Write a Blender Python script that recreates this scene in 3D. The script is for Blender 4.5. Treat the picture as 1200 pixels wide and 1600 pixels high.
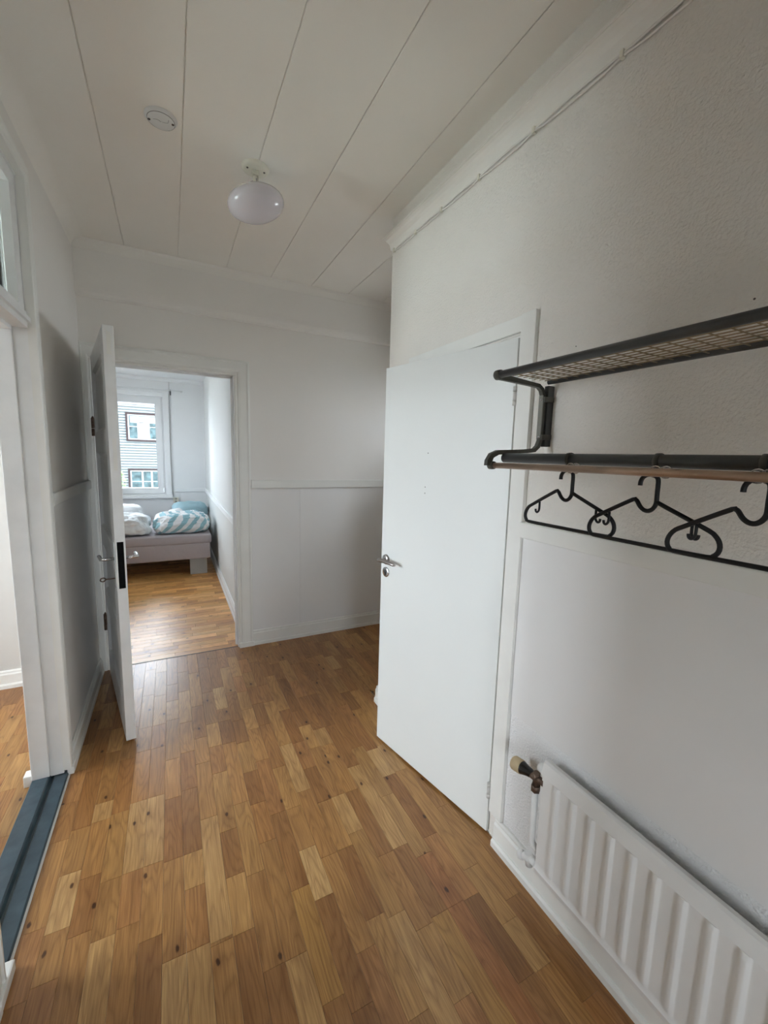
import bpy, bmesh, math, random
from mathutils import Vector, Matrix, noise

# ------------------------------------------------------------------ clear
for o in list(bpy.data.objects):
    bpy.data.objects.remove(o, do_unlink=True)
scene = bpy.context.scene
COL = scene.collection

# ------------------------------------------------------------------ camera
def cam_axes(a, b, c):
    ca, sa, cb, sb, cc, sc = math.cos(a), math.sin(a), math.cos(b), math.sin(b), math.cos(c), math.sin(c)
    A = Matrix(((ca, -sa, 0), (sa, ca, 0), (0, 0, 1)))
    B = Matrix(((1, 0, 0), (0, 0, -1), (0, 1, 0)))
    P = Matrix(((1, 0, 0), (0, cb, -sb), (0, sb, cb)))
    C = Matrix(((cc, -sc, 0), (sc, cc, 0), (0, 0, 1)))
    return C @ P @ B @ A
R = cam_axes(0.4731, 0.1321, 0.0271)
cd = bpy.data.cameras.new('camera')
cd.sensor_fit = 'VERTICAL'; cd.sensor_height = 24.0; cd.sensor_width = 18.0
cd.lens = 651.07 / 1600 * 24.0
cd.clip_start = 0.02; cd.clip_end = 300
cam = bpy.data.objects.new('camera', cd); COL.objects.link(cam)
m = Matrix.Identity(4)
for i in range(3):
    m[i][0] = R[0][i]; m[i][1] = -R[1][i]; m[i][2] = -R[2][i]
m[0][3], m[1][3], m[2][3] = 0.0, 0.0, 1.5
cam.matrix_world = m
scene.camera = cam

# ------------------------------------------------------------------ light
SKY = 30.0
world = bpy.data.worlds.new('sky'); scene.world = world; world.use_nodes = True
bg = world.node_tree.nodes['Background']
bg.inputs['Color'].default_value = (0.855, 0.93, 1.03, 1)
bg.inputs['Strength'].default_value = SKY

def portal(name, loc, rot, sx, sy):
    l = bpy.data.lights.new(name, 'AREA'); l.shape = 'RECTANGLE'; l.size = sx; l.size_y = sy
    l.energy = 1.0
    l.cycles.is_portal = True
    o = bpy.data.objects.new(name, l); COL.objects.link(o)
    o.location = loc; o.rotation_euler = rot
# area light looks down its local -Z
portal('bedroom_window_portal', (-.81, 7.40, 1.57), (math.radians(-90), 0, 0), 1.55, 1.55)
portal('side_room_window_portal', (-3.2, 2.02, 1.43), (0, math.radians(-90), 0), 2.1, 1.2)
portal('added_side_room_portal', (-1.9, -.72, 2.05), (math.radians(90), 0, 0), .42, 1.05)
portal('added_hall_portal', (-.09, -1.72, .865), (math.radians(90), 0, 0), .65, .86)
portal('added_passage_portal', (2.54, 2.6, 1.8), (0, math.radians(90), 0), .65, .45)
portal('added_bedroom_portal', (-2.30, 5.9, 1.7), (0, math.radians(-90), 0), 1.2, .7)

vs = scene.view_settings
vs.view_transform = 'Standard'; vs.look = 'None'; vs.gamma = 1.0; vs.use_curve_mapping = False
vs.exposure = -0.05

# ------------------------------------------------------------------ constants
XR = 1.095      # right wall
XL = -0.478     # left wall
YB = 3.245      # back wall
CZ = 2.745      # ceiling
YC = 2.12       # end of right wall (outer corner)
YF = -1.6       # wall behind
BX = 0.485      # bedroom right wall
BY = 7.2        # bedroom far wall
BZ = 2.57       # bedroom ceiling
LX = -3.1       # side room far wall

SY0, SY1, SZ0, SZ1 = 1.5, 2.6, .55, 2.45
NX0, NX1, NZ0, NZ1 = -2.05, -1.75, 1.55, 2.55   # unseen high window added for brightness     # window of the side room

# ------------------------------------------------------------------ materials
MATS = {}
def nt(name):
    mt = bpy.data.materials.new(name); mt.use_nodes = True
    n = mt.node_tree; n.nodes.clear()
    out = n.nodes.new('ShaderNodeOutputMaterial')
    b = n.nodes.new('ShaderNodeBsdfPrincipled')
    n.links.new(b.outputs[0], out.inputs[0])
    MATS[name] = mt
    return mt, n, b, out
def mapping(n, src, scale):
    mp = n.nodes.new('ShaderNodeVectorMath'); mp.operation = 'MULTIPLY'
    n.links.new(src, mp.inputs[0]); mp.inputs[1].default_value = scale
    return mp.outputs[0]
def paint(name, col, rough=0.6, bump=0.0, bscale=200, var=0.03, vscale=2.0, spec=0.4, bdist=0.002, metal=0.0, coarse=0.0):
    mt, n, b, out = nt(name)
    geo = n.nodes.new('ShaderNodeNewGeometry')
    no = n.nodes.new('ShaderNodeTexNoise'); no.inputs['Scale'].default_value = vscale; no.inputs['Detail'].default_value = 4
    n.links.new(geo.outputs['Position'], no.inputs['Vector'])
    hsv = n.nodes.new('ShaderNodeMapRange')
    hsv.inputs[1].default_value = 0.3; hsv.inputs[2].default_value = 0.7
    hsv.inputs[3].default_value = 1 - var; hsv.inputs[4].default_value = 1 + var
    n.links.new(no.outputs[0], hsv.inputs[0])
    mul = n.nodes.new('ShaderNodeVectorMath'); mul.operation = 'SCALE'
    mul.inputs[0].default_value = col[:3]
    n.links.new(hsv.outputs[0], mul.inputs['Scale'])
    n.links.new(mul.outputs[0], b.inputs['Base Color'])
    b.inputs['Roughness'].default_value = rough
    b.inputs['Metallic'].default_value = metal
    b.inputs['Specular IOR Level'].default_value = spec
    if bump > 0:
        bn = n.nodes.new('ShaderNodeTexNoise'); bn.inputs['Scale'].default_value = bscale
        bn.inputs['Detail'].default_value = 3
        n.links.new(geo.outputs['Position'], bn.inputs['Vector'])
        bp = n.nodes.new('ShaderNodeBump'); bp.inputs['Strength'].default_value = bump
        bp.inputs['Distance'].default_value = bdist
        n.links.new(bn.outputs[0], bp.inputs['Height'])
        n.links.new(bp.outputs[0], b.inputs['Normal'])
    return mt

paint('wall_textured', (0.85, 0.81, 0.745), 0.75, 0.6, 125, 0.02, 3, 0.25, 0.007)
paint('wall_rough', (0.87, 0.86, 0.84), 0.7, 0.9, 140, 0.02, 3, 0.3, 0.007)
paint('wall_smooth', (0.86, 0.825, 0.775), 0.6, 0.08, 60, 0.02, 1.6, 0.3)
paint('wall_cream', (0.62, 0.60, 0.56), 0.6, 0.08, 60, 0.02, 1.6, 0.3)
paint('panel_paint', (0.86, 0.845, 0.82), 0.45, 0.06, 30, 0.015, 1.5, 0.35)
paint('ceiling_paint', (0.93, 0.89, 0.82), 0.5, 0.05, 60, 0.02, 2, 0.3)
paint('trim_paint', (0.86, 0.85, 0.80), 0.4, 0.10, 45, 0.03, 6, 0.4)
paint('cornice_paint', (0.88, 0.845, 0.785), 0.55, 0.05, 45, 0.02, 4, 0.3)
paint('door_white', (0.775, 0.785, 0.75), 0.35, 0.03, 40, 0.012, 2.5, 0.4)
paint('old_white', (0.86, 0.86, 0.84), 0.38, 0.16, 35, 0.04, 9, 0.45)
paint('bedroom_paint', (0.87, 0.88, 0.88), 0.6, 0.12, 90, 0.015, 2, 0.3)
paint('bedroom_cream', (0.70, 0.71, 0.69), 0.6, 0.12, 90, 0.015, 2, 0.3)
paint('bedroom_trim', (0.88, 0.89, 0.89), 0.4, 0.05, 45, 0.02, 4, 0.4)
paint('threshold_grey', (0.055, 0.085, 0.105), 0.35, 0.25, 60, 0.22, 20, 0.45)
paint('radiator_paint', (0.85, 0.84, 0.81), 0.32, 0.05, 60, 0.02, 4, 0.45)
paint('pipe_paint', (0.83, 0.82, 0.79), 0.35, 0.2, 70, 0.04, 20, 0.45)
paint('hinge_paint', (0.60, 0.58, 0.54), 0.4, 0.1, 60, 0.06, 40, 0.45)
paint('steel', (0.42, 0.39, 0.37), 0.32, 0.05, 80, 0.08, 30, 0.5, metal=1.0)
paint('bright_metal', (0.62, 0.62, 0.62), 0.25, 0.0, 80, 0.05, 30, 0.5, metal=1.0)
paint('brass_dark', (0.16, 0.11, 0.08), 0.45, 0.3, 120, 0.25, 60, 0.5, metal=0.7)
paint('rack_grey', (0.055, 0.057, 0.056), 0.42, 0.05, 90, 0.08, 20, 0.5, metal=0.3)
paint('rack_bracket', (0.075, 0.073, 0.06), 0.5, 0.15, 90, 0.12, 25, 0.4, metal=0.2)
paint('rack_bracket_light', (0.20, 0.195, 0.17), 0.45, 0.1, 90, 0.1, 25, 0.4, metal=0.3)
paint('copper_rod', (0.42, 0.30, 0.22), 0.38, 0.04, 90, 0.16, 12, 0.5, metal=0.85)
paint('wire_brass', (0.33, 0.24, 0.14), 0.45, 0.0, 90, 0.15, 60, 0.5, metal=0.5)
paint('black_plastic', (0.012, 0.012, 0.013), 0.45, 0.05, 120, 0.05, 20, 0.35)
paint('black_hole', (0.006, 0.006, 0.006), 0.8, 0.3, 60, 0.3, 60, 0.1)
paint('knob_beige', (0.52, 0.40, 0.24), 0.45, 0.1, 60, 0.08, 50, 0.4)
paint('knob_black', (0.012, 0.010, 0.009), 0.2, 0.0, 60, 0.05, 50, 0.5)
paint('cream_plastic', (0.84, 0.80, 0.68), 0.4, 0.03, 60, 0.04, 20, 0.4)
paint('socket_grey', (0.42, 0.40, 0.34), 0.5, 0, 60, 0.05, 50, 0.3)
paint('white_plastic', (0.78, 0.78, 0.76), 0.35, 0.02, 60, 0.02, 20, 0.4)
paint('screw_dark', (0.12, 0.10, 0.085), 0.5, 0.0, 60, 0.1, 50, 0.5, metal=0.5)
paint('mark_dark', (0.10, 0.095, 0.085), 0.7, 0.0, 60, 0.1, 50, 0.2)
paint('sheet', (0.46, 0.42, 0.435), 0.85, 0.25, 25, 0.03, 6, 0.15, 0.006)
paint('bed_leg', (0.42, 0.42, 0.40), 0.5, 0.03, 60, 0.03, 6, 0.3)
paint('cotton_white', (0.80, 0.82, 0.83), 0.9, 0.4, 22, 0.02, 6, 0.1, 0.012)
paint('cotton_cream', (0.78, 0.74, 0.68), 0.9, 0.4, 22, 0.02, 6, 0.1, 0.012)
paint('cotton_blue', (0.40, 0.58, 0.64), 0.9, 0.4, 22, 0.05, 9, 0.1, 0.012)
paint('blind_fabric', (0.30, 0.30, 0.36), 0.8, 0.05, 60, 0.03, 6, 0.2)
paint('siding', (0.066, 0.075, 0.077), 0.8, 0.05, 30, 0.03, 2, 0.03)  # house colours darkened so the strong sky light does not wash them out
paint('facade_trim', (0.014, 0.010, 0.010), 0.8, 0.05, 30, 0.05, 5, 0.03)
paint('rod_white', (0.88, 0.89, 0.89), 0.4, 0, 30, 0.02, 5, 0.3)
paint('facade_darkened_white', (0.085, 0.09, 0.092), 0.8, 0.02, 30, 0.02, 5, 0.03)
paint('curtain_darkened_white', (0.10, 0.102, 0.102), 0.8, 0.1, 12, 0.02, 5, 0.1)
paint('facade_roof', (0.05, 0.05, 0.05), 0.7, 0.2, 30, 0.05, 5, 0.2)
paint('grass_ground', (0.56, 0.55, 0.51), 0.9, 0.5, 6, 0.3, 1.2, 0.1)
paint('leaf_green', (0.08, 0.17, 0.05), 0.7, 0.2, 20, 0.3, 3, 0.2)
paint('facade_pane', (0.020, 0.032, 0.034), 0.3, 0.0, 20, 0.6, 5, 0.06)

# opal lamp glass
mt, n, b, out = nt('opal_glass')
b.inputs['Base Color'].default_value = (0.74, 0.70, 0.74, 1)
b.inputs['Roughness'].default_value = 0.16
b.inputs['Subsurface Weight'].default_value = 0.25
b.inputs['Subsurface Radius'].default_value = (0.03, 0.03, 0.03)
b.inputs['Coat Weight'].default_value = 0.4
b.inputs['Coat Roughness'].default_value = 0.05

# window glass: clear pane that reflects at its Fresnel rate
def glass(name, tint, ior=1.45):
    mt, n, b, out = nt(name)
    n.nodes.remove(b)
    tr = n.nodes.new('ShaderNodeBsdfTransparent'); tr.inputs[0].default_value = tint
    gl = n.nodes.new('ShaderNodeBsdfGlossy'); gl.inputs['Roughness'].default_value = 0.02
    fr = n.nodes.new('ShaderNodeFresnel'); fr.inputs['IOR'].default_value = ior
    mx = n.nodes.new('ShaderNodeMixShader')
    n.links.new(fr.outputs[0], mx.inputs[0]); n.links.new(tr.outputs[0], mx.inputs[1]); n.links.new(gl.outputs[0], mx.inputs[2])
    n.links.new(mx.outputs[0], out.inputs[0])
glass('window_glass', (0.96, 0.97, 0.97, 1))
glass('transom_glass', (0.95, 0.985, 0.965, 1), 1.22)

# striped duvet cover
mt, n, b, out = nt('striped_cotton')
tc = n.nodes.new('ShaderNodeTexCoord')
no = n.nodes.new('ShaderNodeTexNoise'); no.inputs['Scale'].default_value = 3.2; no.inputs['Detail'].default_value = 2
n.links.new(tc.outputs['Object'], no.inputs['Vector'])
sub = n.nodes.new('ShaderNodeVectorMath'); sub.operation = 'MULTIPLY_ADD'
n.links.new(no.outputs['Color'], sub.inputs[0]); sub.inputs[1].default_value = (0.10, 0.10, 0.10)
n.links.new(tc.outputs['Object'], sub.inputs[2])
dot = n.nodes.new('ShaderNodeVectorMath'); dot.operation = 'DOT_PRODUCT'
n.links.new(sub.outputs[0], dot.inputs[0]); dot.inputs[1].default_value = (0.72, 0.45, -0.75)
mm = n.nodes.new('ShaderNodeMath'); mm.operation = 'MULTIPLY'; mm.inputs[1].default_value = 11.0
n.links.new(dot.outputs['Value'], mm.inputs[0])
fc = n.nodes.new('ShaderNodeMath'); fc.operation = 'FRACT'; n.links.new(mm.outputs[0], fc.inputs[0])
gt = n.nodes.new('ShaderNodeMath'); gt.operation = 'GREATER_THAN'; gt.inputs[1].default_value = 0.5
n.links.new(fc.outputs[0], gt.inputs[0])
mx = n.nodes.new('ShaderNodeMix'); mx.data_type = 'RGBA'
n.links.new(gt.outputs[0], mx.inputs[0]); mx.inputs[6].default_value = (0.80, 0.80, 0.80, 1); mx.inputs[7].default_value = (0.30, 0.50, 0.56, 1)
n.links.new(mx.outputs[2], b.inputs['Base Color']); b.inputs['Roughness'].default_value = 0.9
bn = n.nodes.new('ShaderNodeTexNoise'); bn.inputs['Scale'].default_value = 22
bp = n.nodes.new('ShaderNodeBump'); bp.inputs['Strength'].default_value = 0.5; bp.inputs['Distance'].default_value = 0.012
n.links.new(bn.outputs[0], bp.inputs['Height']); n.links.new(bp.outputs[0], b.inputs['Normal'])

# oak parquet: colour from each stave's own attribute, grain along one axis
def oak(name, axis, rough):
    mt, n, b, out = nt(name)
    L = n.links
    geo = n.nodes.new('ShaderNodeNewGeometry')
    at = n.nodes.new('ShaderNodeAttribute'); at.attribute_name = 'tone'
    sd = n.nodes.new('ShaderNodeVectorMath'); sd.operation = 'SCALE'; sd.inputs[0].default_value = (37.0, 53.0, 71.0)
    L.new(at.outputs['Alpha'], sd.inputs['Scale'])
    pos = n.nodes.new('ShaderNodeVectorMath'); pos.operation = 'ADD'
    L.new(geo.outputs['Position'], pos.inputs[0]); L.new(sd.outputs[0], pos.inputs[1])
    def vec(a, l):     # a: across grain, l: along grain
        return mapping(n, pos.outputs[0], (a, l, 1) if axis == 'Y' else (l, a, 1))
    # cathedral figure: contour lines of a stretched noise field
    n1 = n.nodes.new('ShaderNodeTexNoise'); n1.inputs['Scale'].default_value = 1.0; n1.inputs['Detail'].default_value = 2.0; n1.inputs['Roughness'].default_value = 0.4
    L.new(vec(15.0, 2.1), n1.inputs['Vector'])
    k = n.nodes.new('ShaderNodeMath'); k.operation = 'MULTIPLY'; k.inputs[1].default_value = 26.0; L.new(n1.outputs[0], k.inputs[0])
    pp = n.nodes.new('ShaderNodeMath'); pp.operation = 'PINGPONG'; pp.inputs[1].default_value = 1.0; L.new(k.outputs[0], pp.inputs[0])
    pw = n.nodes.new('ShaderNodeMath'); pw.operation = 'POWER'; pw.inputs[1].default_value = 2.2; L.new(pp.outputs[0], pw.inputs[0])
    # fine pores
    n2 = n.nodes.new('ShaderNodeTexNoise'); n2.inputs['Scale'].default_value = 1.0; n2.inputs['Detail'].default_value = 4.0; n2.inputs['Roughness'].default_value = 0.7
    L.new(vec(260.0, 7.0), n2.inputs['Vector'])
    # broad tone drift
    n3 = n.nodes.new('ShaderNodeTexNoise'); n3.inputs['Scale'].default_value = 1.0; n3.inputs['Detail'].default_value = 2.0
    L.new(vec(20.0, 3.0), n3.inputs['Vector'])
    # knots
    vo = n.nodes.new('ShaderNodeTexVoronoi'); vo.voronoi_dimensions = '2D'; vo.inputs['Scale'].default_value = 1.0; vo.inputs['Randomness'].default_value = 1.0
    wob = n.nodes.new('ShaderNodeTexNoise'); wob.inputs['Scale'].default_value = 60.0
    L.new(pos.outputs[0], wob.inputs['Vector'])
    wv = n.nodes.new('ShaderNodeVectorMath'); wv.operation = 'MULTIPLY_ADD'; L.new(wob.outputs['Color'], wv.inputs[0]); wv.inputs[1].default_value = (0.006, 0.006, 0)
    L.new(pos.outputs[0], wv.inputs[2])
    kv = mapping(n, wv.outputs[0], (6.5, 3.4, 0) if axis == 'Y' else (3.4, 6.5, 0))
    L.new(kv, vo.inputs['Vector'])
    kn = n.nodes.new('ShaderNodeMapRange'); kn.interpolation_type = 'SMOOTHSTEP'
    kn.inputs[1].default_value = 0.022; kn.inputs[2].default_value = 0.05; kn.inputs[3].default_value = 0.16; kn.inputs[4].default_value = 1.0
    L.new(vo.outputs['Distance'], kn.inputs[0])
    halo = n.nodes.new('ShaderNodeMapRange'); halo.interpolation_type = 'SMOOTHSTEP'
    halo.inputs[1].default_value = 0.03; halo.inputs[2].default_value = 0.2; halo.inputs[3].default_value = 0.80; halo.inputs[4].default_value = 1.0
    L.new(vo.outputs['Distance'], halo.inputs[0])
    # knots only on some staves: gate on the cell's own random colour
    gsep = n.nodes.new('ShaderNodeSeparateColor'); L.new(vo.outputs['Color'], gsep.inputs[0])
    gate = n.nodes.new('ShaderNodeMath'); gate.operation = 'GREATER_THAN'; gate.inputs[1].default_value = 0.45; L.new(gsep.outputs[0], gate.inputs[0])
    kh = n.nodes.new('ShaderNodeMath'); kh.operation = 'MULTIPLY'; L.new(kn.outputs[0], kh.inputs[0]); L.new(halo.outputs[0], kh.inputs[1])
    kmix = n.nodes.new('ShaderNodeMix'); kmix.data_type = 'FLOAT'
    L.new(gate.outputs[0], kmix.inputs[0]); kmix.inputs[2].default_value = 1.0; L.new(kh.outputs[0], kmix.inputs[3])
    # factors
    f1 = n.nodes.new('ShaderNodeMapRange'); f1.inputs[3].default_value = 1.05; f1.inputs[4].default_value = 0.75; L.new(pw.outputs[0], f1.inputs[0])
    f2 = n.nodes.new('ShaderNodeMapRange'); f2.inputs[1].default_value = 0.3; f2.inputs[2].default_value = 0.7; f2.inputs[3].default_value = 0.68; f2.inputs[4].default_value = 1.20; L.new(n2.outputs[0], f2.inputs[0])
    f3 = n.nodes.new('ShaderNodeMapRange'); f3.inputs[1].default_value = 0.3; f3.inputs[2].default_value = 0.7; f3.inputs[3].default_value = 0.84; f3.inputs[4].default_value = 1.14; L.new(n3.outputs[0], f3.inputs[0])
    a = n.nodes.new('ShaderNodeMath'); a.operation = 'MULTIPLY'; L.new(f1.outputs[0], a.inputs[0]); L.new(f2.outputs[0], a.inputs[1])
    c = n.nodes.new('ShaderNodeMath'); c.operation = 'MULTIPLY'; L.new(a.outputs[0], c.inputs[0]); L.new(f3.outputs[0], c.inputs[1])
    d = n.nodes.new('ShaderNodeMath'); d.operation = 'MULTIPLY'; L.new(c.outputs[0], d.inputs[0]); L.new(kmix.outputs[0], d.inputs[1])
    # darker grain is also redder: per channel power
    rgb = n.nodes.new('ShaderNodeCombineXYZ')
    for i, p in enumerate((0.85, 1.05, 1.25)):
        q = n.nodes.new('ShaderNodeMath'); q.operation = 'POWER'; q.inputs[1].default_value = p; L.new(d.outputs[0], q.inputs[0]); L.new(q.outputs[0], rgb.inputs[i])
    mu = n.nodes.new('ShaderNodeVectorMath'); mu.operation = 'MULTIPLY'; L.new(at.outputs['Color'], mu.inputs[0]); L.new(rgb.outputs[0], mu.inputs[1])
    L.new(mu.outputs[0], b.inputs['Base Color'])
    b.inputs['Roughness'].default_value = rough
    b.inputs['Specular IOR Level'].default_value = 0.6
    bp = n.nodes.new('ShaderNodeBump'); bp.inputs['Strength'].default_value = 0.12; bp.inputs['Distance'].default_value = 0.001
    L.new(n2.outputs[0], bp.inputs['Height']); L.new(bp.outputs[0], b.inputs['Normal'])
oak('oak_y', 'Y', 0.33)
oak('oak_x', 'X', 0.38)

# ------------------------------------------------------------------ builders
class MB:
    def __init__(s): s.v = []; s.f = []; s.sm = []
    def add(s, vs_, fs, smooth=False):
        k = len(s.v); s.v += [tuple(p) for p in vs_]
        for f in fs: s.f.append(tuple(i + k for i in f)); s.sm.append(smooth)
        return s
    def box(s, x0, x1, y0, y1, z0, z1, c=0.0):
        x0, x1 = min(x0, x1), max(x0, x1); y0, y1 = min(y0, y1), max(y0, y1); z0, z1 = min(z0, z1), max(z0, z1)
        if c <= 0:
            vs_ = [(x, y, z) for z in (z0, z1) for y in (y0, y1) for x in (x0, x1)]
            return s.add(vs_, [(0, 2, 3, 1), (4, 5, 7, 6), (0, 1, 5, 4), (2, 6, 7, 3), (0, 4, 6, 2), (1, 3, 7, 5)])
        bm = bmesh.new()
        g = bmesh.ops.create_cube(bm, size=1)
        for v in bm.verts:
            v.co = Vector((x0 + (v.co.x + .5) * (x1 - x0), y0 + (v.co.y + .5) * (y1 - y0), z0 + (v.co.z + .5) * (z1 - z0)))
        bmesh.ops.bevel(bm, geom=bm.edges[:], offset=c, segments=2, affect='EDGES', profile=0.6)
        bm.verts.index_update()
        s.add([v.co[:] for v in bm.verts], [[v.index for v in f.verts] for f in bm.faces], False)
        bm.free(); return s
    def prism(s, prof, axis, a, b, smooth=False):
        """closed profile extruded along axis; prof gives the two other coordinates in xyz order"""
        def P(p, t):
            q = list(p); q.insert(axis, t); return q
        n_ = len(prof)
        vs_ = [P(p, a) for p in prof] + [P(p, b) for p in prof]
        s.add(vs_, [(i, (i + 1) % n_, n_ + (i + 1) % n_, n_ + i) for i in range(n_)], smooth)
        k = len(s.v) - 2 * n_
        s.f.append(tuple(range(k, k + n_))); s.sm.append(False)
        s.f.append(tuple(range(k + 2 * n_ - 1, k + n_ - 1, -1))); s.sm.append(False)
        return s
    def tube(s, pts, r, seg=8, closed=False):
        pts = [Vector(p) for p in pts]; n_ = len(pts)
        rs = r if isinstance(r, (list, tuple)) else [r] * n_
        prev = None; rings = []
        for i, p in enumerate(pts):
            if closed: t = pts[(i + 1) % n_] - pts[i - 1]
            elif i == 0: t = pts[1] - p
            elif i == n_ - 1: t = p - pts[i - 1]
            else: t = (pts[i + 1] - p).normalized() + (p - pts[i - 1]).normalized()
            t.normalize()
            if prev is None:
                up = Vector((0, 0, 1)) if abs(t.z) < 0.9 else Vector((1, 0, 0))
                u = t.cross(up).normalized()
            else:
                u = (prev - t * prev.dot(t)).normalized()
            w = t.cross(u); prev = u
            rings.append([p + (u * math.cos(2 * math.pi * k / seg) + w * math.sin(2 * math.pi * k / seg)) * rs[i] for k in range(seg)])
        vs_ = [q for rg in rings for q in rg]
        fs = []
        for i in range(n_ if closed else n_ - 1):
            j = (i + 1) % n_
            for k in range(seg):
                fs.append((i * seg + k, i * seg + (k + 1) % seg, j * seg + (k + 1) % seg, j * seg + k))
        s.add(vs_, fs, True)
        if not closed:
            k = len(s.v) - n_ * seg
            s.f.append(tuple(range(k + seg - 1, k - 1, -1))); s.sm.append(False)
            s.f.append(tuple(range(k + (n_ - 1) * seg, k + n_ * seg))); s.sm.append(False)
        return s
    def lathe(s, prof, c, axis=(0, 0, 1), seg=24):
        """prof: list of (radius, height along axis) from centre c"""
        ax = Vector(axis).normalized()
        up = Vector((0, 0, 1)) if abs(ax.z) < 0.9 else Vector((1, 0, 0))
        u = ax.cross(up).normalized(); w = ax.cross(u)
        c = Vector(c); vs_ = []
        for r, h in prof:
            for k in range(seg):
                a = 2 * math.pi * k / seg
                vs_.append(c + ax * h + (u * math.cos(a) + w * math.sin(a)) * r)
        fs = []
        for i in range(len(prof) - 1):
            for k in range(seg):
                fs.append((i * seg + k, i * seg + (k + 1) % seg, (i + 1) * seg + (k + 1) % seg, (i + 1) * seg + k))
        return s.add(vs_, fs, True)
    def grid(s, rows, smooth=True, closed_u=False):
        n_ = len(rows); m_ = len(rows[0])
        vs_ = [p for r in rows for p in r]; fs = []
        for i in range(n_ - 1):
            for j in range(m_ if closed_u else m_ - 1):
                fs.append((i * m_ + j, i * m_ + (j + 1) % m_, (i + 1) * m_ + (j + 1) % m_, (i + 1) * m_ + j))
        return s.add(vs_, fs, smooth)
    def xf(s, M):
        s.v = [tuple(M @ Vector(p)) for p in s.v]; return s
    def mesh(s, name, mat, org=(0, 0, 0)):
        me = bpy.data.meshes.new(name)
        me.from_pydata([(p[0] - org[0], p[1] - org[1], p[2] - org[2]) for p in s.v], [], s.f)
        for p, q in zip(me.polygons, s.sm): p.use_smooth = q
        bm = bmesh.new(); bm.from_mesh(me); bmesh.ops.recalc_face_normals(bm, faces=bm.faces); bm.to_mesh(me); bm.free()
        me.materials.append(MATS[mat])
        return me

ORG = {}
def build(mb, name, mat, parent=None, label=None):
    """one mesh object; vertices are given in world coordinates"""
    if parent is None:
        xs = [p[0] for p in mb.v]; ys = [p[1] for p in mb.v]; zs = [p[2] for p in mb.v]
        org = ((min(xs) + max(xs)) / 2, (min(ys) + max(ys)) / 2, min(zs))
    else:
        org = ORG[parent.name]
    o = bpy.data.objects.new(name, mb.mesh(name, mat, org)); COL.objects.link(o)
    ORG[o.name] = org
    if parent is None: o.location = org
    else: o.parent = parent
    if label: o['label'] = label
    return o
def tag(o, label, cat, group=None, kind=None):
    o['label'] = label; o['category'] = cat
    if group: o['group'] = group
    if kind: o['kind'] = kind
    return o
def thing(name, loc, label, cat, group=None, kind=None):
    o = bpy.data.objects.new(name, None); COL.objects.link(o); o.location = loc
    o.empty_display_size = 0.05
    ORG[o.name] = tuple(loc)
    return tag(o, label, cat, group, kind)
def struct(mb, name, mat, label, cat):
    return tag(build(mb, name, mat), label, cat, kind='structure')
def B(*a, **k): return MB().box(*a, **k)

# ------------------------------------------------------------------ room shell
# right wall of the hall, with the opening of the flush door
w = MB()
w.box(XR, XR + .12, YF, 1.13, 0, CZ + .05); w.box(XR, XR + .12, 1.86, YC, 0, CZ + .05); w.box(XR, XR + .12, 1.13, 1.86, 1.93, CZ + .05)
wall_right = struct(w, 'wall_right', 'wall_textured', 'white textured hall wall carrying the coat rack and radiator', 'wall')
struct(B(XR + .12, 2.4, YC - .12, YC, 0, CZ + .05), 'wall_alcove', 'wall_smooth', 'white wall turning the corner beyond the flush door', 'wall')
w = MB(); w.box(2.4, 2.52, YC - .12, 2.4, 0, CZ + .05); w.box(2.4, 2.52, 2.8, YB + .12, 0, CZ + .05); w.box(2.4, 2.52, 2.4, 2.8, 0, 1.5); w.box(2.4, 2.52, 2.4, 2.8, 2.1, CZ + .05)
struct(w, 'wall_end', 'wall_smooth', 'white end wall of the side passage behind the flush door', 'wall')
w = MB(); w.box(1.80, 1.86, .90, YC - .12, 0, 2.3); w.box(XR + .12, 1.80, .90, .96, 0, 2.3); w.box(XR + .12, 1.86, .90, YC - .12, 2.3, 2.35)
struct(w, 'wall_closet', 'wall_smooth', 'dark closet lining behind the flush white door', 'wall')
# back wall
w = MB()
w.box(XL - .117, -.43, YB, YB + .12, 0, CZ + .05); w.box(.43, 2.4, YB, YB + .12, 0, CZ + .05); w.box(-.43, .43, YB, YB + .12, 2.06, CZ + .05)
wall_back = struct(w, 'wall_back', 'wall_smooth', 'white wall around the open doorway to the bedroom', 'wall')
# left wall with doorway and transom
w = MB()
w.box(XL - .117, XL, 2.225, YB, 0, CZ + .05); w.box(XL - .117, XL, YF, 1.305, 0, CZ + .05); w.box(XL - .117, XL, 1.305, 2.225, 2.56, CZ + .05)
wall_left = struct(w, 'wall_left', 'wall_smooth', 'shaded white wall between the panelled door and the threshold doorway', 'wall')
GX0, GX1, GZ0, GZ1 = -.40, .22, .45, 1.28
w = MB(); w.box(XL - .117, GX0, YF - .1, YF, 0, CZ + .05); w.box(GX1, XR + .12, YF - .1, YF, 0, CZ + .05); w.box(GX0, GX1, YF - .1, YF, 0, GZ0); w.box(GX0, GX1, YF - .1, YF, GZ1, CZ + .05)
struct(w, 'wall_front', 'wall_smooth', 'white wall with an added window at the near end of the hall', 'wall')
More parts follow.
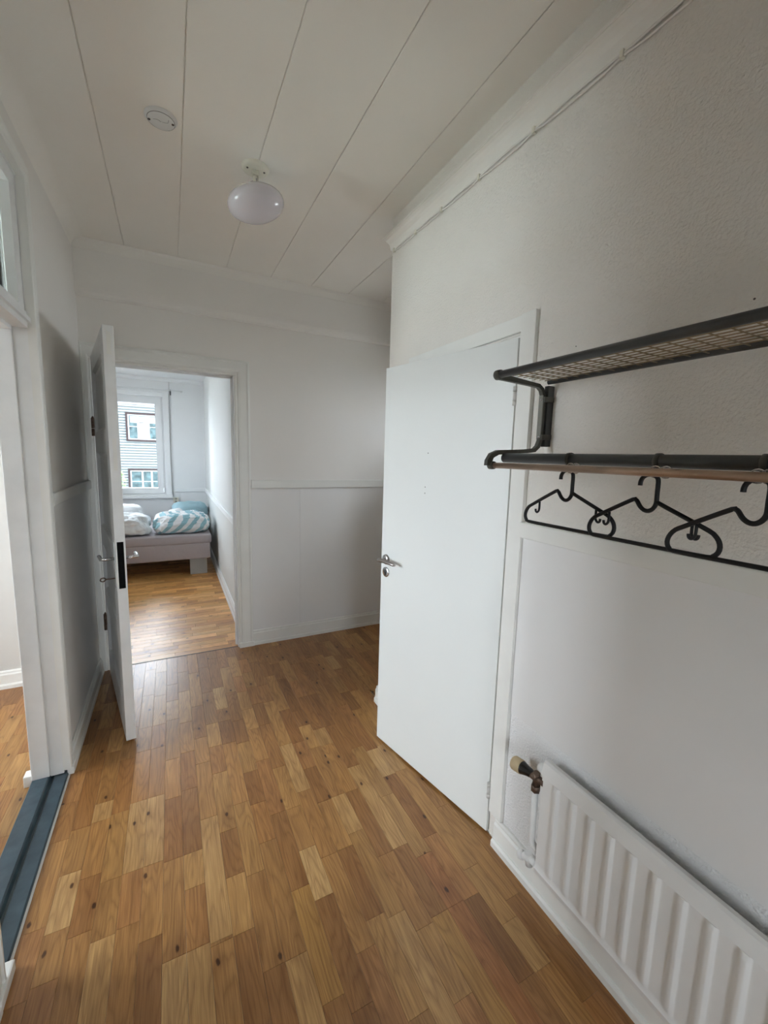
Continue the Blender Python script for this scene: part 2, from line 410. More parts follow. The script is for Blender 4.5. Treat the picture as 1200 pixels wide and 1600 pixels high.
# side room
w = MB()
w.box(LX - .12, LX, -.6, SY0, 0, CZ + .05); w.box(LX - .12, LX, SY1, YB, 0, CZ + .05); w.box(LX - .12, LX, SY0, SY1, 0, SZ0); w.box(LX - .12, LX, SY0, SY1, SZ1, CZ + .05)
struct(w, 'wall_side', 'wall_smooth', 'window wall of the room beyond the grey threshold', 'wall')
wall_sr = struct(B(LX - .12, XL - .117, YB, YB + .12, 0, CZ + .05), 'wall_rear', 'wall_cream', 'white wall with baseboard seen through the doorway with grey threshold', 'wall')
w = MB(); w.box(LX - .12, NX0, -.7, -.6, 0, CZ + .05); w.box(NX1, XL - .117, -.7, -.6, 0, CZ + .05); w.box(NX0, NX1, -.7, -.6, 0, NZ0); w.box(NX0, NX1, -.7, -.6, NZ1, CZ + .05)
struct(w, 'wall_near', 'wall_smooth', 'near wall of the room beyond the grey threshold', 'wall')
# bedroom
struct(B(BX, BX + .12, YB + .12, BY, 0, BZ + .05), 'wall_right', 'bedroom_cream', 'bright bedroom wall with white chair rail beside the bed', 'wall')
WX0, WX1, WZ0, WZ1 = -1.55, -.075, .84, 2.295      # window opening
w = MB()
w.box(-2.2, WX0, BY, BY + .22, 0, BZ + .05); w.box(WX1, BX + .12, BY, BY + .22, 0, BZ + .05); w.box(WX0, WX1, BY, BY + .22, 0, WZ0); w.box(WX0, WX1, BY, BY + .22, WZ1, BZ + .05)
struct(w, 'wall_back', 'bedroom_paint', 'bedroom window wall behind the bed', 'wall')
w = MB(); w.box(-2.32, -2.2, YB + .12, 5.6, 0, BZ + .05); w.box(-2.32, -2.2, 6.2, BY + .22, 0, BZ + .05); w.box(-2.32, -2.2, 5.6, 6.2, 0, 1.15); w.box(-2.32, -2.2, 5.6, 6.2, 2.3, BZ + .05)
struct(w, 'wall_left', 'bedroom_paint', 'bedroom wall on the hinge side of the panelled door', 'wall')
struct(B(-2.2, BX + .12, YB + .12, BY + .22, BZ, BZ + .1), 'ceiling', 'bedroom_paint', 'flat white bedroom ceiling', 'ceiling')
struct(B(LX - .12, XL - .117, -.7, YB + .12, CZ, CZ + .1), 'ceiling', 'ceiling_paint', 'white ceiling of the room beyond the grey threshold', 'ceiling')

# hall ceiling: 30 cm boards with recessed seams
ceil = struct(B(XL - .1, 2.5, YF - .1, YB + .1, CZ + .006, CZ + .1), 'ceiling', 'ceiling_paint', 'panelled hall ceiling of wide white boards', 'ceiling')
seams = [-.5085 + .2975 * k for k in range(11)]
for a, b_ in zip(seams[:-1], seams[1:]):
    a2, b2 = max(a, XL - .05), min(b_, 2.45)
    g = .0012
    mb = MB().prism([(a2 + g, CZ + .010), (a2 + g, CZ + .002), (a2 + g + .002, CZ), (b2 - g - .002, CZ), (b2 - g, CZ + .002), (b2 - g, CZ + .010)], 1, YF - .05, YB + .02)
    build(mb, 'ceiling_board', 'ceiling_paint', ceil)

# ------------------------------------------------------------------ parquet floors
PAL = [(.44, .255, .118), (.415, .232, .102), (.40, .215, .093), (.375, .197, .084), (.36, .18, .074), (.33, .162, .066), (.295, .14, .056), (.395, .197, .088)]
LIGHT, PALE, MID, DARK, DEEP, REDDISH, YELLOW = (.49, .30, .155), (.54, .345, .19), (.40, .215, .093), (.315, .155, .064), (.28, .135, .055), (.38, .17, .074), (.43, .24, .092)
def stave(mb_or_none, x0, x1, y0, y1, col, seed):
    g, c, t = .00025, .0006, .009
    mb = MB()
    lo = [(x0 + g, y0 + g), (x1 - g, y0 + g), (x1 - g, y1 - g), (x0 + g, y1 - g)]
    hi = [(x0 + g + c, y0 + g + c), (x1 - g - c, y0 + g + c), (x1 - g - c, y1 - g - c), (x0 + g + c, y1 - g - c)]
    vs_ = [(x, y, -t) for x, y in lo] + [(x, y, -c * .8) for x, y in lo] + [(x, y, 0) for x, y in hi]
    fs = [(8, 9, 10, 11), (3, 2, 1, 0)]
    for k in range(4):
        j = (k + 1) % 4
        fs += [(k, j, 4 + j, 4 + k), (4 + k, 4 + j, 8 + j, 8 + k)]
    mb.add(vs_, fs)
    return mb, (col[0], col[1], col[2], seed)
def paint_attr(me, cols):
    at = me.attributes.new('tone', 'FLOAT_COLOR', 'POINT')
    for d, c in zip(at.data, cols): d.color = c
def lay(floor, mat, staves):
    """staves: list of (x0,x1,y0,y1,colour,seed,individual)"""
    rest = MB(); rc = []
    for x0, x1, y0, y1, col, seed, ind in staves:
        mb, c = stave(None, x0, x1, y0, y1, sat(col), seed)
        if ind:
            o = build(mb, 'plank', mat, floor); paint_attr(o.data, [c] * len(mb.v))
        else:
            rest.add(mb.v, mb.f); rc += [c] * len(mb.v)
    if rc:
        o = build(rest, 'plank_field', mat, floor); o['kind'] = 'stuff'; paint_attr(o.data, rc)

rng = random.Random(7)
E0, SW = .0545, .0655
forced = {}      # strip index -> list of (y0,y1,colour)
def F(xm, y0, y1, col): forced.setdefault(int(math.floor((xm - E0) / SW + 1e-6)), []).append((y0, y1, col))
F(-.375, 1.445, 1.648, PALE); F(-.245, .98, 1.36, LIGHT); F(-.05, .84, 1.207, PALE); F(.02, .84, 1.207, LIGHT)
F(.41, 1.182, 1.381, PALE); F(.35, 1.246, 1.588, DARK); F(.35, .91, 1.246, YELLOW); F(.48, 1.656, 1.991, LIGHT)
F(-.18, 1.562, 1.90, LIGHT); F(-.11, 1.562, 1.90, LIGHT); F(.03, 1.549, 1.882, DARK); F(.09, 1.686, 2.03, MID); F(.09, 1.2, 1.686, LIGHT)
F(.88, 1.575, 1.768, PALE); F(.94, 1.58, 1.778, LIGHT); F(.61, 1.366, 1.567, LIGHT); F(.48, .98, 1.317, MID); F(.42, .86, 1.182, DARK)
F(.62, 2.64, 2.862, DARK); F(1.03, 2.614, 2.814, LIGHT); F(.69, 1.90, 2.04, LIGHT); F(.62, 2.10, 2.248, DARK); F(.87, .71, .963, DEEP)
F(-.02, 1.207, 1.549, MID); F(.15, .86, 1.19, DARK); F(.09, .86, 1.19, MID); F(-.11, .80, 1.296, DARK); F(.22, .70, 1.056, DARK); F(.29, .5, 1.055, LIGHT)
F(.74, .4, .966, YELLOW); F(.80, .45, .966, REDDISH); F(.55, 1.05, 1.318, DARK); F(.61, .70, 1.027, LIGHT); F(.74, .966, 1.233, DARK); F(.80, .966, 1.165, REDDISH)
F(.82, 2.53, 2.805, DARK); F(.545, 1.565, 1.78, DARK); F(-.31, 1.856, 1.957, LIGHT); F(.55, 1.32, 1.563, MID); F(.22, 2.45, 2.70, PALE); F(.29, 2.1, 2.30, DARK); F(.42, 2.2, 2.42, DARK)
F(.42, 1.381, 1.587, MID); F(.68, 1.23, 1.565, DARK); F(.74, 1.233, 1.70, LIGHT); F(.955, .708, .848, LIGHT); F(1.02, .60, .90, DARK)
staves = []
def fill(k, ya, yb):
    """cover strip k between ya and yb with the forced staves and random ones between them"""
    segs = []; y = ya
    for y0, y1, col in sorted(forced.get(k, [])):
        if y1 <= ya or y0 >= yb: continue
        if y0 < y - .001: y0 = y
        if y1 <= y0: continue
        while y < y0 - .001:
            L_ = rng.choice((.2, .2, .26, .31, .34, .34, .42))
            e = y + L_
            if y0 - e < .12: e = y0
            segs.append((y, min(e, y0), None)); y = min(e, y0)
        segs.append((y0, min(y1, yb), col)); y = min(y1, yb)
    while y < yb - .001:
        e = y + rng.choice((.2, .2, .26, .31, .34, .34, .42))
        if yb - e < .1: e = yb
        segs.append((y, min(e, yb), None)); y = e
    return segs
def sat(c): return (c[0] * 1.03, c[1] * .96, c[2] * .70)
def rcol():
    c = rng.choice(PAL); s = rng.uniform(.92, 1.12)
    return tuple(v * s for v in c)
hall = []
for k in range(-9, 36):
    x0, x1 = E0 + k * SW, E0 + (k + 1) * SW
    x0c, x1c = max(x0, XL + .001), min(x1, 2.39)
    if x1c - x0c < .01: continue
    inner = x0 < XR - .02
    segs = fill(k, YF + rng.uniform(0, .2) if inner else YC + .0, YB + .012)
    for y0, y1, col in segs:
        xa, xb = x0c, x1c
        if inner: xb = min(xb, XR - .002) if y0 < YC - .01 and x1 > XR else xb
        vis = (y1 > .36) and (x0c < 1.62)
        hall.append((xa, xb, y0, y1, col or rcol(), rng.random(), vis))
n_ind = sum(h[6] for h in hall)
floor = struct(B(XL - .1, 2.5, YF - .1, YB + .012, -.08, -.0095), 'floor', 'wall_smooth', 'three-strip oak parquet floor of the hall, staves running lengthwise', 'floor')
# keep the 300 individual staves that show largest (the far passage ones go first)
if n_ind > 296:
    order = sorted([i for i, h in enumerate(hall) if h[6]], key=lambda i: -(max(0, hall[i][0] - XR) * 4 + (.36 - hall[i][2] if hall[i][2] < .36 else 0)))
    for i in order[:n_ind - 296]:
        hall[i] = hall[i][:6] + (False,)
lay(floor, 'oak_y', hall)
# bedroom: staves run across
bed_st = []
floor_b = struct(B(-2.65, BX + .05, YB + .012, BY + .1, -.08, -.0095), 'floor', 'wall_smooth', 'golden oak parquet floor of the bedroom, staves running crosswise', 'floor')
BPAL = [(.56, .335, .16), (.50, .285, .125), (.46, .25, .105), (.52, .30, .14), (.42, .215, .09), (.60, .375, .195), (.38, .19, .08)]
y = YB + .016; k = 0
while y < BY:
    y1 = min(y + SW, BY)
    x = -2.6 + rng.uniform(-.3, 0)
    while x < BX - .002:
        e = min(x + rng.choice((.2, .26, .3, .34, .4)), BX - .002)
        if BX - e < .06: e = BX - .002
        s = rng.uniform(.88, 1.1); c = rng.choice(BPAL)
        vis = e > -.62 and y < 5.75
        bed_st.append((max(x, -2.6), e, y, y1, tuple(v * s * 1.5 for v in c), rng.random(), vis)); x = e
    y = y1
lay(floor_b, 'oak_x', bed_st)
# side room
side = []
floor_s = struct(B(LX, XL - .117, -.6, YB, -.08, -.0095), 'floor', 'wall_smooth', 'oak parquet floor beyond the grey painted threshold', 'floor')
k = 0; x = XL - .118
while x > LX:
    xa = max(x - SW, LX); y = -.6 + rng.uniform(-.3, 0)
    while y < YB - .001:
        e = min(y + rng.choice((.2, .26, .31, .34, .42)), YB)
        if YB - e < .08: e = YB
        side.append((xa, x, max(y, -.6), e, rcol(), rng.random(), xa > -1.25 and e > 1.5)); y = e
    x = xa
lay(floor_s, 'oak_y', side)
# dark joint strip between hall and bedroom floors
struct(B(-.43, .43, YB + .006, YB + .016, -.006, .0012), 'trim_1', 'screw_dark', 'thin dark joint strip across the bedroom doorway floor', 'trim')

# ------------------------------------------------------------------ baseboards
def base_x(name, x, sgn, y0, y1, h, label, mat='trim_paint', shoe=.03):
    """board on a wall of constant x; sgn is the direction into the room"""
    pr = [(x, 0), (x + sgn * shoe, 0), (x + sgn * shoe, .022), (x + sgn * (shoe - .006), .030), (x + sgn * .021, .031), (x + sgn * .021, h - .022), (x + sgn * .015, h - .014), (x + sgn * .015, h - .005), (x + sgn * .010, h), (x, h)]
    mb = MB().prism([(p[0], p[1]) for p in pr], 1, y0, y1)
    return struct(mb, name, mat, label, 'baseboard')
def base_y(name, y, sgn, x0, x1, h, label, mat='trim_paint', shoe=.03):
    pr = [(y, 0), (y + sgn * shoe, 0), (y + sgn * shoe, .022), (y + sgn * (shoe - .006), .030), (y + sgn * .021, .031), (y + sgn * .021, h - .022), (y + sgn * .015, h - .014), (y + sgn * .015, h - .005), (y + sgn * .010, h), (y, h)]
    mb = MB().prism(pr, 0, x0, x1)
    return struct(mb, name, mat, label, 'baseboard')
base_x('baseboard_right', XR, -1, YF, 1.085, .112, 'white stepped baseboard under the radiator', shoe=.032)
base_x('baseboard_right', XR, -1, 1.895, YC + .03, .10, 'short white baseboard past the flush door ending at the corner')
base_y('baseboard_back', YB, -1, .529, 2.4, .118, 'white stepped baseboard along the wall beside the bedroom doorway', shoe=.026)
base_x('baseboard_left', XL, 1, 2.225, YB - .035, .105, 'white baseboard on the shaded wall by the panelled door', shoe=.026)
base_y('baseboard_alcove', YC, 1, XR, 2.4, .10, 'baseboard round the corner behind the flush door')
base_x('baseboard_bedroom', BX, -1, YB + .13, BY, .10, 'white baseboard along the bedroom wall beside the bed', 'bedroom_trim', shoe=.028)
base_y('baseboard_side', YB, -1, LX, XL - .14, .11, 'white baseboard seen through the doorway with grey threshold')
base_y('baseboard_window', BY, -1, -2.2, BX, .10, 'baseboard under the bedroom window behind the bed', 'bedroom_trim')

# ------------------------------------------------------------------ rails, wainscot, cornices
def rail_x(name, x, sgn, y0, y1, z0, z1, label, mat='trim_paint', t=.019):
    return struct(MB().prism([(x, z0), (x + sgn * (t - .002), z0), (x + sgn * t, z0 + .002), (x + sgn * t, z1 - .003), (x + sgn * (t - .003), z1), (x, z1)], 1, y0, y1), name, mat, label, 'trim')
def rail_y(name, y, sgn, x0, x1, z0, z1, label, mat='trim_paint', t=.019):
    return struct(MB().prism([(y, z0), (y + sgn * (t - .002), z0), (y + sgn * t, z0 + .002), (y + sgn * t, z1 - .003), (y + sgn * (t - .003), z1), (y, z1)], 0, x0, x1), name, mat, label, 'trim')
rail_x('trim_2', XR, -1, YF, 1.062, 1.233, 1.287, 'flat white chair rail below the hangers')
rail_y('trim_3', YB, -1, .532, 2.4, 1.238, 1.300, 'narrow white chair rail beside the bedroom doorway')
rail_x('trim_4', XL, 1, 2.262, YB - .02, 1.247, 1.302, 'short chair rail on the shaded wall behind the panelled door')
rail_x('trim_5', BX, -1, YB + .13, BY, .865, .92, 'bedroom chair rail along the wall beside the bed', 'bedroom_trim', .018)
rail_y('trim_6', BY, -1, .04, BX, .872, .925, 'bedroom chair rail between the window and the corner', 'bedroom_trim', .018)
# smooth boards below the rails; the one by the radiator is cut out round it
w = MB(); w.box(XR - .003, XR, YF, 1.064, .572, 1.233)
build(w, 'wainscot_panel', 'panel_paint', wall_right)
build(B(XR - .0012, XR, YF, 1.064, .10, .572), 'rough_plaster', 'wall_rough', wall_right)
build(B(.532, .905, YB - .004, YB, .118, 1.238), 'wainscot_panel', 'panel_paint', wall_back)
build(B(.9065, 2.4, YB - .004, YB, .118, 1.238), 'wainscot_panel', 'panel_paint', wall_back)
build(B(XL, XL + .004, 2.262, YB - .02, .105, 1.247), 'wainscot_panel', 'panel_paint', wall_left)

# raised band and cornice on the back wall
pr = [(YB, 2.418), (YB - .010, 2.420), (YB - .024, 2.430), (YB - .031, 2.444), (YB - .033, 2.462), (YB - .030, 2.49), (YB - .026, 2.69), (YB, 2.69)]
struct(MB().prism(pr, 0, XL, 2.4, False), 'trim_7', 'wall_smooth', 'raised plaster band above the bedroom doorway', 'trim')
pr = [(YB, 2.685), (YB - .026, 2.685), (YB - .028, 2.69), (YB - .029, 2.71), (YB - .033, 2.73), (YB - .042, CZ), (YB, CZ)]
struct(MB().prism(pr, 0, XL, 2.4), 'trim_8', 'cornice_paint', 'thin cornice where the back wall meets the ceiling', 'trim')
# soft plaster cove between left wall and ceiling
r = .06
rows = [[(XL + r - r * math.cos(a), y_, CZ - r + r * math.sin(a)) for a in [i * math.pi / 24 for i in range(13)]] for y_ in (YF, YB - .04)]
struct(MB().grid(rows, True), 'trim_9', 'ceiling_paint', 'soft plaster cove along the shaded side of the ceiling', 'trim')
# cornice along the right wall, wrapping its outer corner; hangs a little towards the near end
prof = [(0, 0), (-.006, .000), (-.008, .006), (-.0095, .016), (-.013, .030), (-.020, .043), (-.030, .053), (-.040, .058), (-.042, .058), (-.042, .061), (-.045, .062), (-.045, .067), (0, .067)]
def cz_at(y): return 2.586 - .018 * (2.1 - y)
rows = []
for y_, dy in ((YF, 0), (YC, 1)):
    rows.append([(XR + px, y_ - dy * px, cz_at(y_) + pz) for px, pz in prof])
rows.append([(2.4, YC - px, cz_at(YC) + pz) for px, pz in prof])
mb = MB(); mb.grid(rows, False, True)
struct(mb, 'trim_10', 'cornice_paint', 'concave cornice along the top of the coat rack wall', 'trim')
# bedroom cornice
pr = [(BY, BZ - .055), (BY - .02, BZ - .05), (BY - .035, BZ - .03), (BY - .04, BZ), (BY, BZ)]
struct(MB().prism(pr, 0, -2.2, BX), 'trim_11', 'bedroom_trim', 'small cornice above the bedroom window', 'trim')

# ------------------------------------------------------------------ right flush door (door_1) and its casing
w = MB()
w.box(XR - .016, XR + .004, 1.058, 1.123, .112, 1.992, .002)
c1 = struct(w, 'trim_12', 'trim_paint', 'flat white casing on the hinge side of the flush door', 'trim')
struct(B(XR - .013, XR + .004, 1.124, 1.885, 1.936, 1.989, c=.002), 'trim_13', 'trim_paint', 'flat white casing strip above the flush door', 'trim')
struct(B(XR - .013, XR + .004, 1.845, 1.885, 0, 1.935, c=.002), 'trim_14', 'trim_paint', 'casing strip behind the free edge of the flush door', 'trim')
w = MB(); w.box(XR + .003, XR + .11, 1.13, 1.142, 0, 1.93); w.box(XR + .003, XR + .11, 1.848, 1.86, 0, 1.93); w.box(XR + .003, XR + .11, 1.142, 1.848, 1.918, 1.93); w.box(XR + .05, XR + .065, 1.142, 1.155, 0, 1.918)
struct(w, 'trim_15', 'trim_paint', 'frame lining of the opening behind the flush door', 'trim')

H1 = Vector((1.082, 1.130, 0)); F1 = Vector((.9335, 1.8385, 0))
d1 = (F1 - H1).normalized(); n1_ = Vector((-d1.y, d1.x, 0))     # n1 points to -x (hall side)
if n1_.x > 0: n1_ = -n1_
L1 = (F1 - H1).length
def dm(H, d, nrm):
    """door frame: local x along leaf from hinge, y out of the visible face, z up"""
    return Matrix(((d.x, nrm.x, 0, H.x), (d.y, nrm.y, 0, H.y), (0, 0, 1, 0), (0, 0, 0, 1)))
M1 = dm(H1, d1, n1_)
door1 = thing('door_1', (H1.x, H1.y, .012), 'flush white door standing slightly ajar beside the radiator', 'door', kind='structure')
build(MB().box(.002, L1, -.04, 0, .012, 1.918, .0015).xf(M1), 'door_leaf', 'door_white', door1)
hx, hz = L1 - .040, .992
h = build(MB().lathe([(0, .001), (.0, .010), (.020, .010), (.0245, .007), (.026, 0)][::-1], (0, 0, 0), (0, 1, 0)).xf(M1 @ Matrix.Translation((hx, 0, hz))), 'handle_rose', 'steel', door1)
mb = MB().tube([(hx, .008, hz), (hx, .026, hz)], .0075, 10)
mb.tube([(hx + .028, .032, hz - .004), (hx + .020, .036, hz - .002), (hx + .004, .037, hz), (hx - .03, .037, hz + .001), (hx - .07, .037, hz), (hx - .098, .038, hz - .001), (hx - .108, .037, hz - .002)], [.004, .0085, .0105, .009, .0085, .0085, .005], 10)
build(mb.xf(M1), 'lever', 'steel', door1, 'brushed metal lever handle')
mb = MB().lathe([(.0255, 0), (.0255, .004), (.022, .006), (.0, .006)], (0, 0, 0), (0, 1, 0)).xf(M1 @ Matrix.Translation((L1 - .041, 0, .928)))
esc = build(mb, 'lock_rose', 'bright_metal', door1)
mb = MB().lathe([(.0095, 0), (.0095, .009), (0, .009)], (0, 0, 0), (0, 1, 0), 14).xf(M1 @ Matrix.Translation((L1 - .041, 0, .932)))
mb.add(B(L1 - .045, L1 - .037, .001, .0085, .914, .932).xf(M1).v, B(0, 1, 0, 1, 0, 1).f)
build(mb, 'key_cylinder', 'rack_grey', esc)
for hz0 in (1.69, .168):
    mb = MB()
    for k, (a, b_, rr) in enumerate(((0, .017, .0066), (.0175, .047, .0058), (.0475, .064, .0066))):
        mb.tube([(-.001, .005, hz0 + a), (-.001, .005, hz0 + b_)], rr * 1.15, 10)
    build(mb.xf(M1), 'hinge', 'hinge_paint', door1)
# small screw holes and scuffs in the flush door
mb = MB()
for dx, dz in ((.43, 1.345), (.43, 1.372), (.42, 1.52)):
    mb.add(MB().lathe([(.0, .0008), (.0022, .0006), (.0026, 0)], (0, 0, 0), (0, 1, 0), 8).xf(M1 @ Matrix.Translation((dx, 0, dz))).v, MB().lathe([(.0, .0008), (.0022, .0006), (.0026, 0)], (0, 0, 0), (0, 1, 0), 8).f)
build(mb, 'screw_hole', 'mark_dark', door1)

# ------------------------------------------------------------------ bedroom doorway: casing, lining, panelled door (door_2)
def casing_prof(w_):
    # (across from opening edge, out of wall)
    return [(0, 0), (0, .012), (.008, .016), (.014, .012), (.020, .012), (.026, .018), (.040, .021), (w_ - .022, .021), (w_ - .012, .026), (w_, .024), (w_, 0)]
def mitred(prof, path, P):
    """casing swept round an opening: path of corner points with outward directions; P maps (across, up, out) to space"""
    rows = []
    for (u, v), (du, dv) in path:
        rows.append([P(u + du * a, v + dv * a, o_) for a, o_ in prof])
    mb = MB().grid(rows, False, True)
    n_ = len(prof); k = len(rows) - 1
    mb.f.append(tuple(range(n_))); mb.sm.append(False); mb.f.append(tuple(range(k * n_ + n_ - 1, k * n_ - 1, -1))); mb.sm.append(False)
    return mb
mb = mitred(casing_prof(.104), [((.424, 0), (1, 0)), ((.424, 2.046), (1, 1)), ((-.424, 2.046), (-.5, 1)), ((-.424, 0), (-.5, 0))], lambda u, v, o_: (u, YB - o_, v))
struct(mb, 'trim_16', 'trim_paint', 'moulded white casing round the bedroom doorway', 'trim')
struct(B(.424, .535, YB - .034, YB - .0005, 0, .037, c=.003), 'trim_19', 'trim_paint', 'small white plinth block at the bedroom doorway casing foot', 'trim')
w = MB(); w.box(.418, .432, YB - .004, YB + .135, 0, 2.05); w.box(-.432, -.418, YB - .004, YB + .135, 0, 2.05); w.box(-.432, .432, YB - .004, YB + .135, 2.045, 2.062)
w.box(.404, .419, YB + .045, YB + .065, 0, 2.045); w.box(-.419, -.404, YB + .045, YB + .065, 0, 2.045); w.box(-.419, .419, YB + .045, YB + .065, 2.03, 2.046)
struct(w, 'trim_20', 'old_white', 'painted lining of the bedroom doorway', 'trim')

H2 = Vector((-.420, 3.200, 0)); F2 = Vector((-.2555, 2.340, 0))
d2 = (F2 - H2).normalized(); n2_ = Vector((-d2.y, d2.x, 0))
if n2_.x > 0: n2_ = -n2_                         # visible face looks to the left wall
L2 = (F2 - H2).length; T2 = .044; Z20, Z21 = .012, 2.058
M2 = dm(H2, d2, n2_)
door2 = thing('door_2', (H2.x, H2.y, .012), 'old white panelled door swung open into the hall with black lock mortise', 'door', kind='structure')
ST = .115                                        # stile width
prows = [(1.955, 1.60), (1.475, 1.03), (.905, .62), (.50, .20)]
mb = MB()
mb.box(0, ST, -T2, 0, Z20, Z21); mb.box(L2 - ST, L2, -T2, 0, Z20, Z21, .002)
zs = [Z21] + [z for p in prows for z in p] + [Z20]
for i in range(0, len(zs), 2):
    mb.box(ST, L2 - ST, -T2, 0, zs[i + 1], zs[i])
leaf2 = build(mb.xf(M2), 'door_leaf', 'old_white', door2)
for z1, z0 in prows:
    q = MB()
    a, b_ = ST, L2 - ST
    # bevelled field panel with sloping moulding on both faces
    for s_ in (0, 1):
        o_ = (lambda y_: y_) if s_ == 0 else (lambda y_: -T2 - y_)
        r0 = [(a, o_(-.001), z0), (b_, o_(-.001), z0), (b_, o_(-.001), z1), (a, o_(-.001), z1)]
        i1 = .016; r1 = [(a + i1, o_(-.013), z0 + i1), (b_ - i1, o_(-.013), z0 + i1), (b_ - i1, o_(-.013), z1 - i1), (a + i1, o_(-.013), z1 - i1)]
        i2 = .05; r2 = [(a + i2, o_(-.009), z0 + i2), (b_ - i2, o_(-.009), z0 + i2), (b_ - i2, o_(-.009), z1 - i2), (a + i2, o_(-.009), z1 - i2)]
        fs = []
        for base in (0, 4):
            for k in range(4):
                fs.append((base + k, base + (k + 1) % 4, base + 4 + (k + 1) % 4, base + 4 + k))
        fs.append((8, 9, 10, 11))
        q.add(r0 + r1 + r2, fs)
    build(q.xf(M2), 'panel', 'old_white', door2)
# open mortise where the lock was, with paint-chipped edge
mb = MB().box(L2 - .0005, L2 + .0012, -.036, -.008, .822, 1.055)
lk = build(mb.xf(M2), 'lock_mortise', 'black_hole', door2, 'black open lock mortise in the door edge')
mb = MB()
for a in ((-.040, -.036, .808, 1.058), (-.008, -.004, .808, 1.058), (-.040, -.004, .808, .822)):
    mb.box(L2 - .0005, L2 + .0016, *a)
build(mb.xf(M2), 'lock_rim', 'old_white', lk)
# tenon ends showing on the door edge
for z0, z1 in ((1.93, 2.03), (1.40, 1.55)):
    build(MB().box(L2 - .0005, L2 + .0008, -.030, -.014, z0, z1).xf(M2), 'tenon_end', 'trim_paint', door2)
hx, hz = L2 - .05, .965
for s_ in (1, -1):
    def fy(y_): return y_ if s_ == 1 else -T2 - y_
    mb = MB().box(hx - .016, hx + .016, fy(0), fy(.003), .82, 1.05)
    pl = build(mb.xf(M2), 'back_plate', 'bright_metal', door2)
    mb = MB().tube([(hx, fy(.002), hz), (hx, fy(.05), hz), (hx - .008, fy(.056), hz), (hx - .10, fy(.058), hz - .003), (hx - .115, fy(.056), hz - .004)], [.008, .008, .009, .0085, .006], 10)
    build(mb.xf(M2), 'lever', 'bright_metal', pl)
kx, kz = hx, .865
mb = MB().tube([(kx, .002, kz), (kx, .042, kz)], .0032, 8)
mb.tube([(kx + .013 * math.cos(a), .053 + .011 * math.sin(a), kz + .012 * math.cos(a)) for a in [i * math.pi / 7 for i in range(14)]], .0032, 8, True)
build(mb.xf(M2), 'key', 'brass_dark', door2, 'small dark key in the lock')
for z0 in (.30, 1.58):
    mb = MB()
    mb.tube([(-.006, .006, z0), (-.006, .006, z0 + .045)], .010, 10); mb.tube([(-.006, .006, z0 + .047), (-.006, .006, z0 + .11)], .010, 10)
    mb.tube([(-.006, .006, z0 + .11), (-.006, .006, z0 + .122)], [.008, .003], 8)
    mb.box(-.002, .03, .0, .003, z0 + .05, z0 + .108); 
    build(mb.xf(M2), 'hinge', 'brass_dark', door2)

# ------------------------------------------------------------------ left doorway: frame, threshold, transom
OY0, OY1, OZ = 1.33, 2.2, 1.968
XA, XM, XE = XL - .010, XL - .060, XL - .125       # hall face, step, far face of the frame
w = MB()
w.box(XM, XA, OY1, 2.235, .02, 2.56); w.box(XE, XM + .001, OY1 - .014, 2.235, .028, 2.56, .003)
struct(w, 'trim_21', 'old_white', 'chipped white door jamb at the far side of the grey threshold', 'trim')
w = MB()
w.box(XM, XA, 1.295, OY0, .02, 2.56); w.box(XE, XM + .001, 1.295, OY0 + .014, .028, 2.56, .003)
struct(w, 'trim_22', 'old_white', 'white door jamb at the near side of the grey threshold', 'trim')
w = MB()
w.box(XM, XA, OY0, OY1, OZ, OZ + .062); w.box(XE, XM + .001, OY0 + .014, OY1 - .014, OZ - .014, OZ + .05); w.box(XA, XA + .012, OY0, OY1, OZ + .022, OZ + .04)
struct(w, 'trim_23', 'old_white', 'transom bar above the doorway with grey threshold', 'trim')
w = MB(); w.box(XM, XA, OY0, OY1, 2.52, 2.56)
struct(w, 'trim_24', 'old_white', 'head of the transom window frame', 'trim')
# hall side casings
cp = [(.026, -.012), (0, -.012), (0, .016), (.006, .020), (.014, .020), (.018, .014), (.030, .014), (.044, .018), (.056, .018), (.060, .012), (.060, 0), (.026, 0)]
mb = mitred(cp, [((2.198, .035), (1, 0)), ((2.198, 2.525), (1, 1)), ((1.332, 2.525), (-1, 1)), ((1.332, .035), (-1, 0))], lambda u, v, o_: (XL + o_, u, v))
struct(mb, 'trim_25', 'trim_paint', 'narrow moulded casing round the threshold doorway and its transom window', 'trim')
struct(B(XL, XL + .026, 2.205, 2.262, 0, .036, c=.004), 'trim_28', 'trim_paint', 'small plinth block at the far end of the threshold', 'trim')
struct(B(XL, XL + .026, 1.265, 1.378, 0, .036, c=.005), 'trim_29', 'trim_paint', 'white plinth block at the near end of the threshold', 'trim')
struct(B(XE - .03, XE + .004, 2.19, 2.24, 0, .05, c=.004), 'trim_30', 'trim_paint', 'plinth end of the side room baseboard at the jamb', 'trim')
base_x('baseboard_near', XL, 1, YF, 1.27, .105, 'white baseboard on the near side of the threshold doorway', shoe=.026)
# transom window
win2 = thing('window_2', (XA - .02, (OY0 + OY1) / 2, OZ + .062), 'transom window with a single clear pane above the threshold doorway', 'window', kind='structure')
xg = XA - .022
mb = MB()
mb.box(xg - .014, xg + .016, OY1 - .072, OY1, OZ + .062, 2.52); mb.box(xg - .014, xg + .016, OY0, OY0 + .072, OZ + .062, 2.52)
mb.box(xg - .014, xg + .016, OY0 + .072, OY1 - .072, 2.465, 2.52); mb.box(xg - .014, xg + .016, OY0 + .072, OY1 - .072, OZ + .062, OZ + .075)
build(mb, 'sash', 'old_white', win2)
build(B(xg - .0175, xg - .0145, OY0 + .06, OY1 - .06, OZ + .066, 2.475), 'pane', 'transom_glass', win2)
